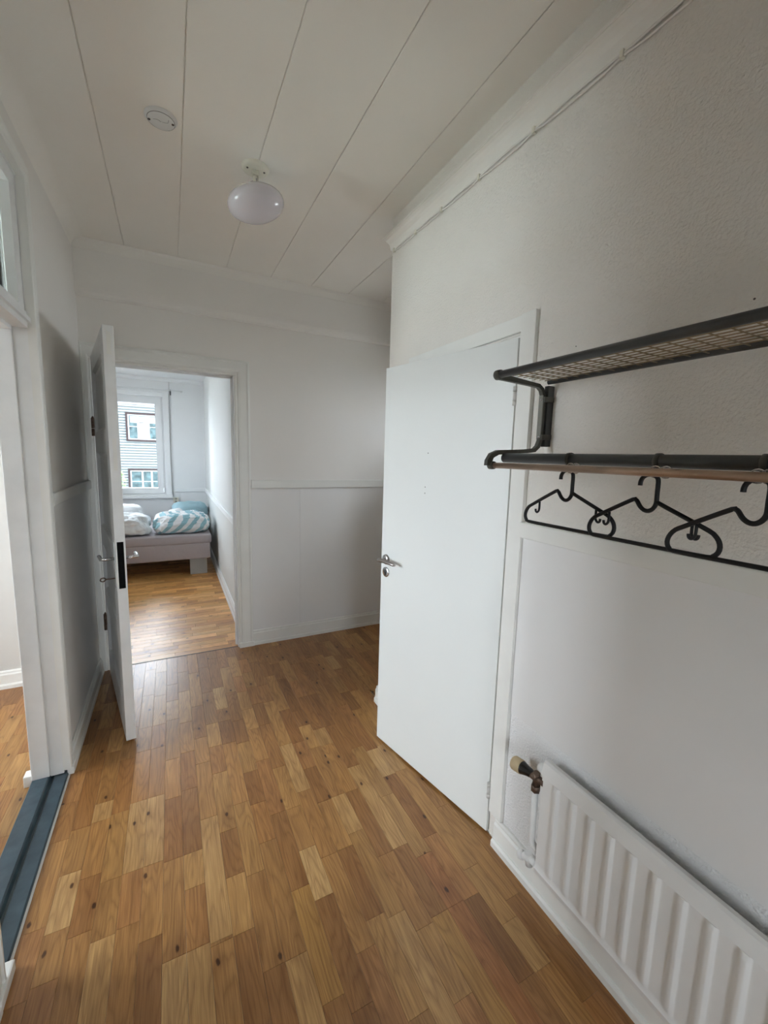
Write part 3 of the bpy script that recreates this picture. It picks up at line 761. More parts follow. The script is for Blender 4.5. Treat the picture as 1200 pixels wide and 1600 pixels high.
# threshold, two steps with a groove
th = MB()
th.prism([(XL + .004, 0), (XL + .004, .010), (XL, .014), (XM + .016, .017), (XM + .012, .010), (XM + .004, .010), (XM, .026), (XM - .006, .030), (XE + .004, .030), (XE, .024), (XE, 0)], 1, OY0 - .03, OY1 + .03)
tag(build(th, 'threshold', 'threshold_grey'), 'blue-grey painted wooden threshold with worn edges between the parquet floors', 'threshold', kind='structure')
struct(B(XL + .004, XL + .011, OY0, OY1, 0, .004), 'trim_31', 'trim_paint', 'pale filler strip along the grey threshold', 'trim')

# side room window (lights the room; seen only from inside it)
win3 = thing('window_3', (LX, 2.0, SZ0), 'wide daylight window of the room beyond the grey threshold', 'window', kind='structure')
mb = MB(); sm = (SY0 + SY1) / 2
for a in ((SY0, SY0 + .06, SZ0, SZ1), (SY1 - .06, SY1, SZ0, SZ1), (sm - .03, sm + .03, SZ0 + .06, SZ1 - .06), (SY0 + .06, SY1 - .06, SZ0, SZ0 + .06), (SY0 + .06, SY1 - .06, SZ1 - .06, SZ1)):
    mb.box(LX - .09, LX - .03, *a)
build(mb, 'window_frame', 'bedroom_trim', win3)
for y0, y1 in ((SY0 + .06, sm - .03), (sm + .03, SY1 - .06)):
    build(B(LX - .062, LX - .058, y0, y1, SZ0 + .06, SZ1 - .06), 'pane', 'window_glass', win3)
build(B(LX - .03, LX + .10, SY0 - .05, SY1 + .05, SZ0 - .03, SZ0, c=.004), 'window_sill', 'bedroom_trim', win3)

win5 = thing('added_window_5', (-.07, YF, GZ0), 'unseen hall window added at the near end to brighten the hall', 'window', kind='structure')  # invented window; its daylight lifts the hall from behind the camera
mb = MB()
for a in ((GX0, GX0 + .07, GZ0, GZ1), (GX1 - .07, GX1, GZ0, GZ1), (GX0 + .07, GX1 - .07, GZ0, GZ0 + .07), (GX0 + .07, GX1 - .07, GZ1 - .07, GZ1)):
    mb.box(a[0], a[1], YF - .08, YF - .02, a[2], a[3])
build(mb, 'window_frame', 'old_white', win5)
build(B(GX0 + .065, GX1 - .065, YF - .052, YF - .048, GZ0 + .065, GZ1 - .065), 'pane', 'window_glass', win5)
build(B(GX0 - .03, GX1 + .03, YF - .02, YF + .09, GZ0 - .03, GZ0, c=.004), 'window_sill', 'old_white', win5)
win6 = thing('added_window_6', (2.46, 2.6, 1.5), 'unseen small window added to light the side passage behind the flush door', 'window', kind='structure')  # added opening, out of view, to light the passage and back wall
mb = MB()
for a in ((2.4, 2.45, 1.5, 2.1), (2.75, 2.8, 1.5, 2.1), (2.45, 2.75, 1.5, 1.55), (2.45, 2.75, 2.05, 2.1)):
    mb.box(2.43, 2.49, *a)
build(mb, 'window_frame', 'old_white', win6)
build(B(2.458, 2.462, 2.445, 2.755, 1.545, 2.055), 'pane', 'window_glass', win6)
build(B(2.33, 2.43, 2.37, 2.83, 1.47, 1.5, c=.004), 'window_sill', 'old_white', win6)
win7 = thing('added_window_7', (-1.9, -.65, NZ0), 'unseen high window added to brighten the room beyond the grey threshold', 'window', kind='structure')  # invented window; brightens the rear wall and the doorway jamb
mb = MB()
for a in ((NX0, NX0 + .05, NZ0, NZ1), (NX1 - .05, NX1, NZ0, NZ1), (NX0 + .05, NX1 - .05, NZ0, NZ0 + .05), (NX0 + .05, NX1 - .05, NZ1 - .05, NZ1)):
    mb.box(a[0], a[1], -.68, -.63, a[2], a[3])
build(mb, 'window_frame', 'bedroom_trim', win7)
build(B(NX0 + .045, NX1 - .045, -.657, -.653, NZ0 + .045, NZ1 - .045), 'pane', 'window_glass', win7)
win4 = thing('added_window_4', (-2.25, 5.9, 1.15), 'unseen second bedroom window added to brighten the room', 'window', kind='structure')  # hidden window put in only for more bedroom daylight
mb = MB()
for a in ((5.6, 5.65, 1.15, 2.3), (6.15, 6.2, 1.15, 2.3), (5.65, 6.15, 1.15, 1.20), (5.65, 6.15, 2.25, 2.3)):
    mb.box(-2.29, -2.23, *a)
build(mb, 'window_frame', 'bedroom_trim', win4)
for y0, y1 in ((5.65, 6.15),):
    build(B(-2.262, -2.258, y0, y1, 1.21, 2.24), 'pane', 'window_glass', win4)
build(B(-2.23, -2.10, 5.55, 6.25, 1.12, 1.15, c=.004), 'window_sill', 'bedroom_trim', win4)

# ------------------------------------------------------------------ bedroom window
win1 = thing('window_1', ((WX0 + WX1) / 2, BY, WZ0), 'white casement window above the bed', 'window', kind='structure')
mb = MB()
cw = .072
for a in ((WX1 - .004, WX1 + cw, WZ0 - .05, WZ1 + .06), (WX0 - cw, WX0 + .004, WZ0 - .05, WZ1 + .06)):
    mb.box(a[0], a[1], BY - .024, BY, a[2], a[3], .004)
mb.box(WX0 + .004, WX1 - .004, BY - .024, BY, WZ1 - .004, WZ1 + .06, .004)
mb.box(WX0 - cw - .01, WX1 + cw + .01, BY - .034, BY, WZ1 + .06, WZ1 + .078, .004)
build(mb, 'casing', 'bedroom_trim', win1)
build(B(WX0 - cw - .01, WX1 + cw + .012, BY - .07, BY + .12, WZ0 - .055, WZ0 - .015, c=.005), 'window_sill', 'bedroom_trim', win1)
mb = MB(); yf0, yf1 = BY + .05, BY + .12; MXc = -.815
mb.box(WX1 - .03, WX1, yf0, yf1, WZ0 - .02, WZ1); mb.box(WX0, WX0 + .03, yf0, yf1, WZ0 - .02, WZ1); mb.box(WX0 + .03, WX1 - .03, yf0, yf1, WZ1 - .03, WZ1); mb.box(WX0 + .03, WX1 - .03, yf0, yf1, WZ0 - .02, WZ0 + .01); mb.box(MXc - .03, MXc + .03, yf0, yf1, WZ0 + .01, WZ1 - .03)
build(mb, 'window_frame', 'bedroom_trim', win1)
for xa, xb in ((MXc + .03, WX1 - .03), (WX0 + .03, MXc - .03)):
    mb = MB(); z0, z1 = WZ0 + .012, WZ1 - .03
    s_ = .082
    for a in ((xa, xa + s_, z0, z1), (xb - s_, xb, z0, z1), (xa + s_, xb - s_, z0, z0 + s_), (xa + s_, xb - s_, z1 - s_, z1)):
        mb.box(a[0], a[1], BY + .035, BY + .10, a[2], a[3])
    sh = build(mb, 'sash', 'bedroom_trim', win1)
    build(B(xa + s_ - .005, xb - s_ + .005, BY + .066, BY + .070, z0 + s_ - .005, z1 - s_ + .005), 'pane', 'window_glass', sh)
    build(B(xb - .012, xb + .004, BY + .028, BY + .036, z0 + .02, z0 + .085), 'hinge', 'bright_metal', sh)
# dark rolled awning blind outside the top of the panes
mb = MB().tube([(WX0 + .04, BY + .15, WZ1 - .10), (WX1 - .04, BY + .15, WZ1 - .10)], .026, 12)
build(mb, 'rolled_blind', 'blind_fabric', win1)

# curtain rod
rod = thing('curtain_rod', (-.5, BY - .075, 2.375), 'thin white curtain rod above the bedroom window', 'curtain rod')
build(MB().tube([(-2.12, BY - .075, 2.385), (.165, BY - .075, 2.385)], .006, 8), 'rod', 'rod_white', rod)
build(MB().lathe([(.006, 0), (.012, .006), (.015, .016), (.010, .028), (0, .032)], (.163, BY - .075, 2.385), (1, 0, 0), 12), 'finial', 'rod_white', rod)
mb = MB().tube([(.03, BY, 2.335), (.03, BY - .012, 2.345), (.03, BY - .05, 2.372), (.03, BY - .075, 2.392)], .008, 8).box(.024, .036, BY - .006, BY, 2.325, 2.40)
build(mb, 'bracket', 'rack_grey', rod, 'dark bracket of the curtain rod')
mb = MB().tube([(-2.06, BY, 2.335), (-2.06, BY - .012, 2.345), (-2.06, BY - .05, 2.372), (-2.06, BY - .075, 2.392)], .008, 8)
build(mb, 'bracket', 'rack_grey', rod)

# ------------------------------------------------------------------ power socket and aerial cable by the window
so = thing('power_socket', (.05, BY - .02, .71), 'white double power socket on the wall above the pillows', 'socket')
build(B(.012, .088, BY - .016, BY, .70, .786, c=.005), 'cover_plate', 'cream_plastic', so)
for dz in (.722, .764):
    build(MB().lathe([(.0, .0), (.013, .001), (.015, .003), (.017, .003)], (.05, BY - .0165, dz), (0, -1, 0), 12), 'outlet', 'socket_grey', so)
cb = thing('wall_cable', (.012, BY - .01, .80), 'thin white cable clipped down the wall beside the window casing', 'cable')
build(MB().tube([(.014, BY - .008, BZ - .05), (.012, BY - .008, 1.9), (.013, BY - .008, 1.3), (.012, BY - .008, .80)], .0045, 8), 'cord', 'white_plastic', cb)
for z_ in (2.1, 1.75, 1.45, 1.15, .9):
    build(B(.004, .022, BY - .016, BY - .001, z_, z_ + .014), 'clip', 'white_plastic', cb)

# ------------------------------------------------------------------ bed and bedding
BXR, BXL, BYF, BYE, BT = .415, -1.30, 5.44, 7.06, .505
bed = thing('bed', ((BXR + BXL) / 2, 6.2, 0), 'low double bed with lilac-grey fitted sheet under the window', 'bed')
def soft_box(x0, x1, y0, y1, z0, z1, c, wr, seed, nx=44, ny=14):
    bm = bmesh.new(); bmesh.ops.create_cube(bm, size=1)
    for v in bm.verts: v.co = Vector((x0 + (v.co.x + .5) * (x1 - x0), y0 + (v.co.y + .5) * (y1 - y0), z0 + (v.co.z + .5) * (z1 - z0)))
    bmesh.ops.bevel(bm, geom=bm.edges[:], offset=c, segments=3, affect='EDGES', profile=.5)
    bmesh.ops.subdivide_edges(bm, edges=[e for e in bm.edges if e.calc_length() > .25], cuts=24, use_grid_fill=True)
    for v in bm.verts:
        p = v.co
        k = noise.noise(Vector((p.x * 9 + seed, p.y * 9, p.z * 22 + p.x * 14))) * wr
        v.co = p + Vector((0, k, k * .5))
    bm.verts.index_update()
    mb = MB().add([v.co[:] for v in bm.verts], [[v.index for v in f.verts] for f in bm.faces], True)
    bm.free(); return mb
build(soft_box(BXL, BXR, BYF, BYE, .385, BT, .03, .004, 3), 'mattress', 'sheet', bed)
build(soft_box(BXL + .015, BXR - .018, BYF + .008, BYE, .20, .40, .018, .005, 9), 'bed_base', 'sheet', bed)
for x0, x1, y0, y1 in ((.165, .358, BYF + .06, BYF + .16), (BXL + .06, BXL + .25, BYF + .06, BYF + .16), (.165, .358, BYE - .2, BYE - .1), (BXL + .06, BXL + .25, BYE - .2, BYE - .1)):
    build(B(x0, x1, y0, y1, 0, .203, c=.003), 'leg', 'bed_leg', bed)

def puffy(cx, cy, z0, sx, sy, sz, seed, amp, ex=.55, fold=None, nu=72, nv=30):
    """rounded cushion: super-ellipsoid resting on z0, creased by stretched noise"""
    rows = []
    for i in range(nv + 1):
        ph = -math.pi / 2 + math.pi * i / nv
        row = []
        for j in range(nu):
            th_ = 2 * math.pi * j / nu
            sp = lambda t, e: math.copysign(abs(t) ** e, t)
            x = sp(math.cos(ph), ex) * sp(math.cos(th_), ex); y_ = sp(math.cos(ph), ex) * sp(math.sin(th_), ex); z_ = sp(math.sin(ph), .8)
            p = Vector((x * sx / 2, y_ * sy / 2, z_ * sz / 2))
            q = Vector((p.x * 4 + p.y * 5 + seed, p.y * 9 - p.x * 5, p.z * 9))
            k = noise.noise(q) * amp + abs(noise.noise(q * 2.3 + Vector((9, 3, 1)))) * amp * .8 - amp * .2
            nrm = Vector((x, y_, z_)).normalized()
            if fold and y_ < -.5:         # rolled fold along the foot end
                k += fold * math.sin(max(0, min(1, (p.z / sz + .5))) * math.pi * 2)
            p += nrm * k
            zz = p.z + sz / 2
            row.append((cx + p.x, cy + p.y, z0 + max(0.002, zz)))
        rows.append(row)
    return MB().grid(rows, True, True)
tag(build(puffy(.105, 5.80, BT + .003, .62, .62, .215, 2.2, .040, .42, .02, 120, 48), 'duvet', 'striped_cotton'), 'crumpled duvet with teal and white diagonal stripes folded on the bed', 'duvet', None)
tag(build(puffy(-.56, 5.77, BT + .003, .58, .60, .225, 7.7, .040, .42, .03, 120, 48), 'duvet', 'cotton_white'), 'plain white duvet folded on the bed beside the striped one', 'duvet', None)
def pillow(cx, cy, sx, sy, sz, seed, z0=BT + .003, rot=0):
    mb = puffy(0, 0, 0, sx, sy, sz, seed, .018, .45)
    return mb.xf(Matrix.Translation((cx, cy, z0)) @ Matrix.Rotation(rot, 4, 'Z'))
tag(build(pillow(.225, 6.72, .46, .36, .255, 4.1, rot=.15), 'pillow', 'cotton_blue'), 'grey-blue pillow behind the striped duvet', 'pillow')
tag(build(pillow(.035, 6.32, .20, .20, .205, 5.2, rot=.1), 'pillow', 'cotton_white'), 'small white pillow tucked between striped duvet and blue pillow', 'pillow')
tag(build(pillow(-.62, 6.52, .48, .44, .265, 8.6), 'pillow', 'cotton_white'), 'white pillow behind the plain white duvet', 'pillow')

# ------------------------------------------------------------------ ceiling lamp
lx, ly = .378, 2.071
lamp = thing('ceiling_lamp', (lx, ly, CZ - .24), 'ceiling lamp with flattened opal glass globe on a cream base', 'lamp')
base = build(MB().lathe([(0, -.016), (.046, -.016), (.056, -.010), (.059, 0)], (lx, ly, CZ), (0, 0, 1), 32), 'ceiling_base', 'cream_plastic', lamp)
for sx in (-.036, .036):
    build(MB().lathe([(0, -.019), (.004, -.018), (.005, -.015)], (lx + sx, ly - .012, CZ), (0, 0, 1), 10), 'screw', 'screw_dark', base)
build(MB().box(lx - .014, lx + .014, ly - .014, ly + .014, CZ - .036, CZ - .014, .003).tube([(lx, ly, CZ - .03), (lx + .002, ly, CZ - .085)], [.012, .010], 14), 'socket_neck', 'cream_plastic', lamp)
mb = MB()
for a in (0.5, 2.6, 4.7):
    ca, sa = math.cos(a), math.sin(a)
    mb.tube([(lx + .010 * ca, ly + .010 * sa, CZ - .052), (lx + .024 * ca, ly + .024 * sa, CZ - .056), (lx + .020 * ca, ly + .020 * sa, CZ - .068), (lx + .034 * ca, ly + .034 * sa, CZ - .082)], .0014, 6)
build(mb, 'wire_clip', 'steel', lamp)
a_, b__ = .123, .064
prof = [(.034, .066)] + [(a_ * math.sin(t), b__ * math.cos(t)) for t in [.30 + i * (math.pi - .30) / 28 for i in range(29)]]
prof = [(.034, .070), (.037, .064)] + prof[1:]
mb = MB().lathe(prof, (0, 0, 0), (0, 0, 1), 48).xf(Matrix.Translation((lx + .001, ly, CZ - .147)) @ Matrix.Rotation(math.radians(-13), 4, 'Y'))
build(mb, 'globe_shade', 'opal_glass', lamp, 'flattened opal glass globe')

# round ceiling cover plate
cvx, cvy = .013, 1.963
cov = thing('ceiling_cover', (cvx, cvy, CZ - .02), 'round white ceiling junction cover with two screws', 'cover plate')
plate = build(MB().lathe([(0, -.013), (.044, -.013), (.048, -.010), (.049, -.004), (.055, -.003), (.057, 0)], (cvx, cvy, CZ), (0, 0, 1), 36), 'cover_disc', 'white_plastic', cov)
build(MB().tube([(cvx + .047 * math.cos(a), cvy + .047 * math.sin(a), CZ - .0105) for a in [i * math.pi / 18 for i in range(36)]], .0009, 5, True), 'rim_groove', 'mark_dark', plate)
for s_ in (-1, 1):
    build(MB().lathe([(0, -.0165), (.004, -.0155), (.005, -.0125)], (cvx + s_ * .040, cvy - .006 * s_, CZ), (0, 0, 1), 10), 'screw', 'screw_dark', cov)
mb = MB()
mb.tube([(cvx - .026, cvy - .002, CZ - .0132), (cvx - .016, cvy - .006, CZ - .0132), (cvx - .004, cvy - .004, CZ - .0132)], .0005, 4)
mb.tube([(cvx + .014, cvy - .002, CZ - .0132), (cvx + .024, cvy - .006, CZ - .0132), (cvx + .026, cvy - .024, CZ - .0132)], .0005, 4)
for k in range(6):
    mb.tube([(cvx - .004 + k * .0032, cvy - .003 + (k % 2) * .002, CZ - .0132), (cvx - .0025 + k * .0032, cvy + .001 - (k % 3) * .002, CZ - .0132)], .0007, 4)
build(mb, 'stamp_mark', 'mark_dark', plate)

# ------------------------------------------------------------------ cable along the cornice
cab = thing('cornice_cable', (XR - .008, 1.0, cz_at(1.0) - .01), 'twin white cable clipped along the cornice above the coat rack wall', 'cable')
clip_y = [2.09, 1.873, 1.653, 1.403, 1.131, .831, .50, .15]
rngc = random.Random(3)
for k, off in enumerate((.000, -.011)):
    pts = []
    y = YC - .01; i = 0
    while y > YF + .05:
        dmin = min(abs(y - c) for c in clip_y)
        sag = .0035 * min(1, dmin / .1)
        pts.append((XR - .006 - .001 * k, y, cz_at(y) - .005 + off * min(1, .35 + dmin / .05) + (sag if k == 0 else -sag * .6)))
        y -= .03
    build(MB().tube(pts, .0033, 6), 'cord', 'cornice_paint', cab)
for c in clip_y:
    build(MB().box(XR - .014, XR - .001, c - .005, c + .005, cz_at(c) - .018, cz_at(c) + .001, .001), 'clip', 'cream_plastic', cab)

# ------------------------------------------------------------------ coat rack
YE, YN = .978, -.10
rack = thing('coat_rack', (XR - .02, (YE + YN) / 2, 1.5), 'grey metal coat rack with wire hat shelf and copper hanging rod', 'coat rack')
uz = 1.748
build(MB().tube([(.872, YE, uz), (.872, YN, uz)], .0105, 14), 'front_tube', 'rack_grey', rack)
build(MB().tube([(1.072, YE, uz - .002), (1.072, YN, uz - .002)], .0075, 12), 'rear_tube', 'rack_grey', rack)
for k in range(8):
    x = .893 + k * .0225
    build(MB().tube([(x, YE - .004, uz), (x, YN + .004, uz)], .0014, 6), 'shelf_wire', 'wire_brass', rack)
yy = YE - .04
while yy > YN + .02:
    build(MB().tube([(.872, yy, uz - .003), (1.072, yy, uz - .003)], .0014, 6), 'cross_wire', 'wire_brass', rack)
    yy -= .037
build(MB().tube([(.907, YE - .002, 1.506), (.907, YN, 1.506)], .0140, 16), 'lower_tube', 'rack_grey', rack)
build(MB().tube([(.868, YE - .002, 1.483), (.868, YN, 1.483)], .0088, 14), 'hanging_rod', 'copper_rod', rack, 'copper coloured hanging rod')
for ye, s_ in ((YE, 1), (YN, -1)):
    y0, y1 = ye, ye + s_ * .014
    # end bracket: flat swept bar, upper arm, post, drooping lower arm
    def bar(path, hw):
        mb = MB()
        P_ = [Vector((p[0], 0, p[1])) for p in path]
        top, bot = [], []
        for i, p in enumerate(P_):
            t = (P_[min(i + 1, len(P_) - 1)] - P_[max(i - 1, 0)]).normalized()
            nn = Vector((-t.z, 0, t.x)); h_ = hw[i] if isinstance(hw, list) else hw
            top.append(p + nn * h_); bot.append(p - nn * h_)
        poly = [(q.x, q.z) for q in top] + [(q.x, q.z) for q in reversed(bot)]
        return poly, top, bot
    path = [(.866, uz - .001), (.90, uz - .006), (1.00, uz - .013), (1.035, uz - .016), (1.050, uz - .026), (1.058, uz - .045), (1.060, uz - .09), (1.060, 1.60), (1.058, 1.565), (1.050, 1.545), (1.035, 1.533), (1.00, 1.529), (.93, 1.525), (.885, 1.522), (.862, 1.512), (.852, 1.495), (.852, 1.482)]
    hw = [.012, .008, .006, .006, .006, .006, .0055, .0055, .006, .006, .006, .006, .006, .007, .008, .009, .010]
    poly, top, bot = bar(path, hw)
    nP = len(top); mb = MB()
    vs_ = [(q.x, y0, q.z) for q in top] + [(q.x, y0, q.z) for q in bot] + [(q.x, y1, q.z) for q in top] + [(q.x, y1, q.z) for q in bot]
    fs = []
    for i in range(nP - 1):
        fs += [(i, i + 1, nP + i + 1, nP + i), (2 * nP + i, 3 * nP + i, 3 * nP + i + 1, 2 * nP + i + 1), (i, 2 * nP + i, 2 * nP + i + 1, i + 1), (nP + i, nP + i + 1, 3 * nP + i + 1, 3 * nP + i)]
    fs += [(0, nP, 3 * nP, 2 * nP), (nP - 1, 3 * nP - 1, 4 * nP - 1, 2 * nP - 1)]
    mb.add(vs_, fs)
    br = build(mb, 'bracket', 'rack_bracket', rack)
    build(MB().lathe([(0, -.004), (.0135, -.004), (.0145, .004), (.0145, .014), (.012, .017), (0, .017)], (.872, y0, uz), (0, s_, 0), 18), 'end_cap', 'rack_bracket', rack)
    build(MB().lathe([(0, -.004), (.0115, -.004), (.0125, .004), (.0125, .014), (.010, .017), (0, .017)], (.866, y0, 1.483), (0, s_, 0), 18), 'end_cap', 'rack_bracket', rack)
    ym = (y0 + y1) / 2
    # wall post behind the bar, held by two straps with screws
    build(MB().box(1.068, XR, ym - .012 * 1, ym + .004, 1.545, 1.735, .002), 'wall_post', 'rack_grey', rack)
    build(B(1.0505, 1.0555, min(y0, y1) - .001, max(y0, y1) + .001, 1.575, 1.705, c=.001), 'post_face', 'rack_bracket_light', rack)
    for z_ in (1.575, 1.692):
        stp = build(B(1.052, XR - .002, ym - .016, ym + .009, z_ - .008, z_ + .008, c=.002), 'strap', 'rack_bracket', rack)
        build(MB().lathe([(0, .003), (.0035, .0025), (.004, 0)], (1.0505, ym - .003, z_), (-1, 0, 0), 12), 'screw', 'bright_metal', stp)
# clips on the lower tube with sliding wire hooks
for k, yk in enumerate((.741, .521, .343, .13)):
    c_ = build(MB().tube([(.907, yk - .005, 1.506), (.907, yk + .005, 1.506)], .0165, 16), 'hook_clip', 'rack_bracket', rack)
for yk in (.722, .706, .516, .495, .346, .33):
    pts = [(.890, yk + .012 * math.cos(a), 1.484 + .012 * math.sin(a)) for a in [i * math.pi / 8 for i in range(16)]]
    build(MB().tube(pts, .0016, 6, True), 'hook_ring', 'bright_metal', rack)

# ------------------------------------------------------------------ hangers
hang = [(-.0225, .1250), (-.0222, .1320), (-.0195, .1400), (-.0120, .1470), (-.0030, .1490), (.0050, .1475), (.0115, .1425), (.0140, .1340), (.0142, .1114), (.0146, .0950), (.0135, .0870), (.0095, .0795), (.0040, .0745), (-.0025, .0725), (-.0095, .0740), (-.0165, .0790), (-.0215, .0855), (-.0255, .0915), (-.0300, .0945), (-.0350, .0935),
        (-.0740, .0715), (-.1090, .0510), (-.1220, .0430), (-.1300, .0330), (-.1340, .0220), (-.1335, .0120), (-.1290, .0045), (-.1210, .0005),
        (-.0600, 0), (0, 0), (.0600, 0), (.1160, .0005), (.1260, .0040), (.1330, .0120), (.1350, .0230), (.1320, .0340), (.1250, .0430), (.1150, .0500), (.0780, .0660), (.0300, .0865), (.0146, .0935)]
def smooth_path(p, k=3):
    out = []
    for i in range(len(p) - 1):
        p0, p1, p2, p3 = p[max(i - 1, 0)], p[i], p[i + 1], p[min(i + 2, len(p) - 1)]
        for j in range(k):
            t = j / k
            out.append(tuple(.5 * (2 * b_ + (c - a) * t + (2 * a - 5 * b_ + 4 * c - d) * t * t + (3 * b_ - a - 3 * c + d) * t ** 3) for a, b_, c, d in zip(p0, p1, p2, p3)))
    out.append(p[-1]); return out
hp = smooth_path(hang, 2)
labels = ['black plastic hanger at the bracket end of the rack', 'black plastic hanger in the middle, overlapping both other hangers', 'black plastic hanger furthest from the rack bracket']
for i, (xc, yc, zc, tilt) in enumerate(((.898, .733, 1.329, 0), (.889, .521, 1.329, 0), (.880, .338, 1.331, .01))):
    hg = thing('clothes_hanger', (xc, yc, zc), labels[i], 'hanger', 'black hangers on the coat rack')
    def W(u, v, dx=0): return (xc + dx, yc - u - tilt * v, zc + v + tilt * u)
    build(MB().tube([W(u, v) for u, v in hp], .0046, 8), 'hanger_frame', 'black_plastic', hg)
    for s_ in (-1, 1):
        jj = [(s_ * .086, .060), (s_ * .086, .040), (s_ * .0885, .033), (s_ * .0935, .030), (s_ * .0975, .033), (s_ * .0985, .039)]
        build(MB().tube([W(u, v) for u, v in smooth_path(jj, 3)], .0029, 7), 'strap_hook', 'black_plastic', hg)

# nail holes in the wall above the rack
mk = build(MB().lathe([(0, .0012), (.002, .001), (.0024, 0)], (XR, .474, 1.846), (-1, 0, 0), 8), 'nail', 'screw_dark', wall_right)
mk = build(MB().lathe([(0, .0012), (.0014, .001), (.0018, 0)], (XR, .906, 1.843), (-1, 0, 0), 8), 'nail', 'screw_dark', wall_right)

# ------------------------------------------------------------------ radiator
RX, RY1, RY0, RZ0, RZ1 = 1.030, .846, -.55, .138, .545
rad = thing('radiator', (1.05, .15, .138), 'white ribbed panel radiator low on the wall under the hangers', 'radiator')
rows = []
pitch = .0602
def flute(y):
    t = ((RY1 - .069 - y) / pitch) % 1.0
    if t < .50: return 0.0
    d = (t - .50) / .50
    if d < .55: return .0085 * (.5 - .5 * math.cos(d / .55 * math.pi))
    if d < .84: return .0085
    return .0085 * (.5 + .5 * math.cos((d - .84) / .16 * math.pi))
zz = [RZ0, RZ0 + .004, RZ0 + .022, RZ0 + .030, RZ0 + .042, RZ0 + .052] + [RZ0 + .07 + i * .045 for i in range(7)] + [RZ1 - .062, RZ1 - .052, RZ1 - .045, RZ1 - .006, RZ1]
ny = int((RY1 - RY0) / .004)
for z in zz:
    row = []
    e = max(0, min(1, (z - RZ0 - .028) / .022)) * max(0, min(1, (RZ1 - .046 - z) / .016))
    for j in range(ny + 1):
        y = RY1 - (RY1 - RY0) * j / ny
        ey = max(0, min(1, (RY1 - y - .012) / .012))
        if z <= RZ0 + .004: off = .008 if z == RZ0 else .0
        elif z >= RZ1 - .006: off = .014 if z == RZ1 else .006
        elif z > RZ1 - .046: off = -.004
        elif z < RZ0 + .026: off = -.003
        else: off = .004
        row.append((RX + off - e * ey * flute(y), y, z))
    rows.append(row)
i0, i1 = zz.index(RZ0 + .022), zz.index(RZ1 - .052)
mb = MB().grid(rows[i0:i1 + 1], True)
for i in list(range(0, i0)) + list(range(i1, len(rows) - 1)):
    mb.grid(rows[i:i + 2], True)
build(mb, 'front_panel', 'radiator_paint', rad)
mb = MB(); mb.box(RX + .012, RX + .028, RY0, RY1, RZ0 + .002, RZ1 - .002); 
build(mb, 'back_panel', 'radiator_paint', rad)
build(MB().tube([(RX + .012, RY1, RZ1 - .036), (RX + .012, RY1 + .018, RZ1 - .036)], [.016, .015], 14), 'vent_plug', 'radiator_paint', rad)
for y in (.62, -.2):
    build(B(RX + .026, XR, y - .015, y + .015, RZ0 + .06, RZ1 - .06), 'wall_bracket', 'radiator_paint', rad)
vy = .872; vx = RX + .008; vz = .466
vb = MB().tube([(vx, RY1 - .004, vz), (vx, vy, vz)], .011, 12)
vb.tube([(vx, vy, vz + .016), (vx, vy, vz - .028)], .0115, 12); vb.tube([(vx, vy, vz - .028), (vx, vy, vz - .050)], .0150, 6)
vb.tube([(vx, vy, vz - .004), (vx - .002, vy + .02, vz - .004)], .012, 12)
val = build(vb, 'valve', 'brass_dark', rad)
ax = Vector((-.10, .95, -.10)).normalized()
cv = Vector((vx, vy + .014, vz - .002))
build(MB().lathe([(.010, 0), (.0135, .006), (.0165, .024), (.021, .040), (.0225, .046), (.0, .046)], cv, ax, 24), 'thermostat_neck', 'knob_black', val, 'glossy black thermostat neck')
build(MB().lathe([(.0, .044), (.0225, .044), (.0235, .050), (.0235, .076), (.0215, .080), (.018, .080), (.018, .077), (0, .077)], cv, ax, 28), 'thermostat_knob', 'knob_beige', val, 'beige thermostat knob')
build(MB().tube([(vx, vy, vz - .046), (vx, vy, .26), (vx, vy, .235), (vx + .003, vy - .003, .222), (vx + .012, vy - .012, .208), (vx + .026, vy - .028, .198), (vx + .040, vy - .045, .196)], .0105, 12), 'supply_pipe', 'pipe_paint', rad)
lv = MB().tube([(vx, RY1, .168), (vx, vy + .004, .166)], .014, 12)
lv.tube([(vx - .004, vy + .006, .180), (vx + .004, vy + .004, .132)], .013, 12)
lv.tube([(vx - .004, vy, .166), (vx - .006, vy + .030, .150)], .011, 12)
lv.lathe([(0, .0), (.015, .0), (.016, .004), (.016, .014), (.012, .018), (0, .018)], (vx - .006, vy + .024, .153), (-.1, .9, -.35), 14)
build(lv, 'return_valve', 'pipe_paint', rad)

# ------------------------------------------------------------------ outside: ground, house across the yard, bushes
tag(build(B(-40, 30, -30, 60, -3.4, -3.2), 'ground', 'grass_ground'), 'grey gravel yard outside the windows', 'ground', kind='structure')
FY, FX0, FX1, FZ1 = 22.0, -9.0, 7.0, 4.6
hs = thing('neighbour_house', (-1, FY + 3, -3.2), 'clapboard house in darkened colours with brown framed windows across the yard', 'building')
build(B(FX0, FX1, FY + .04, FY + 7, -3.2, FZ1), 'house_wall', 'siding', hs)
mb = MB(); z = -3.2
while z < FZ1:
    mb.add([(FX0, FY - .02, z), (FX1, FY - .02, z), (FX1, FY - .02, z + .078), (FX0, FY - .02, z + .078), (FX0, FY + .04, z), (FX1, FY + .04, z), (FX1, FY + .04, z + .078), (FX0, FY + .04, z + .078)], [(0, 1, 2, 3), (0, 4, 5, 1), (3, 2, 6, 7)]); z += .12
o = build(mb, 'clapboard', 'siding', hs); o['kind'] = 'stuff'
build(MB().prism([(FY - .5, FZ1), (FY + 3.5, FZ1 + 1.0), (FY + 7.5, FZ1), (FY + 7.5, FZ1 - .12), (FY - .5, FZ1 - .12)], 0, FX0 - .3, FX1 + .3), 'roof', 'facade_roof', hs)
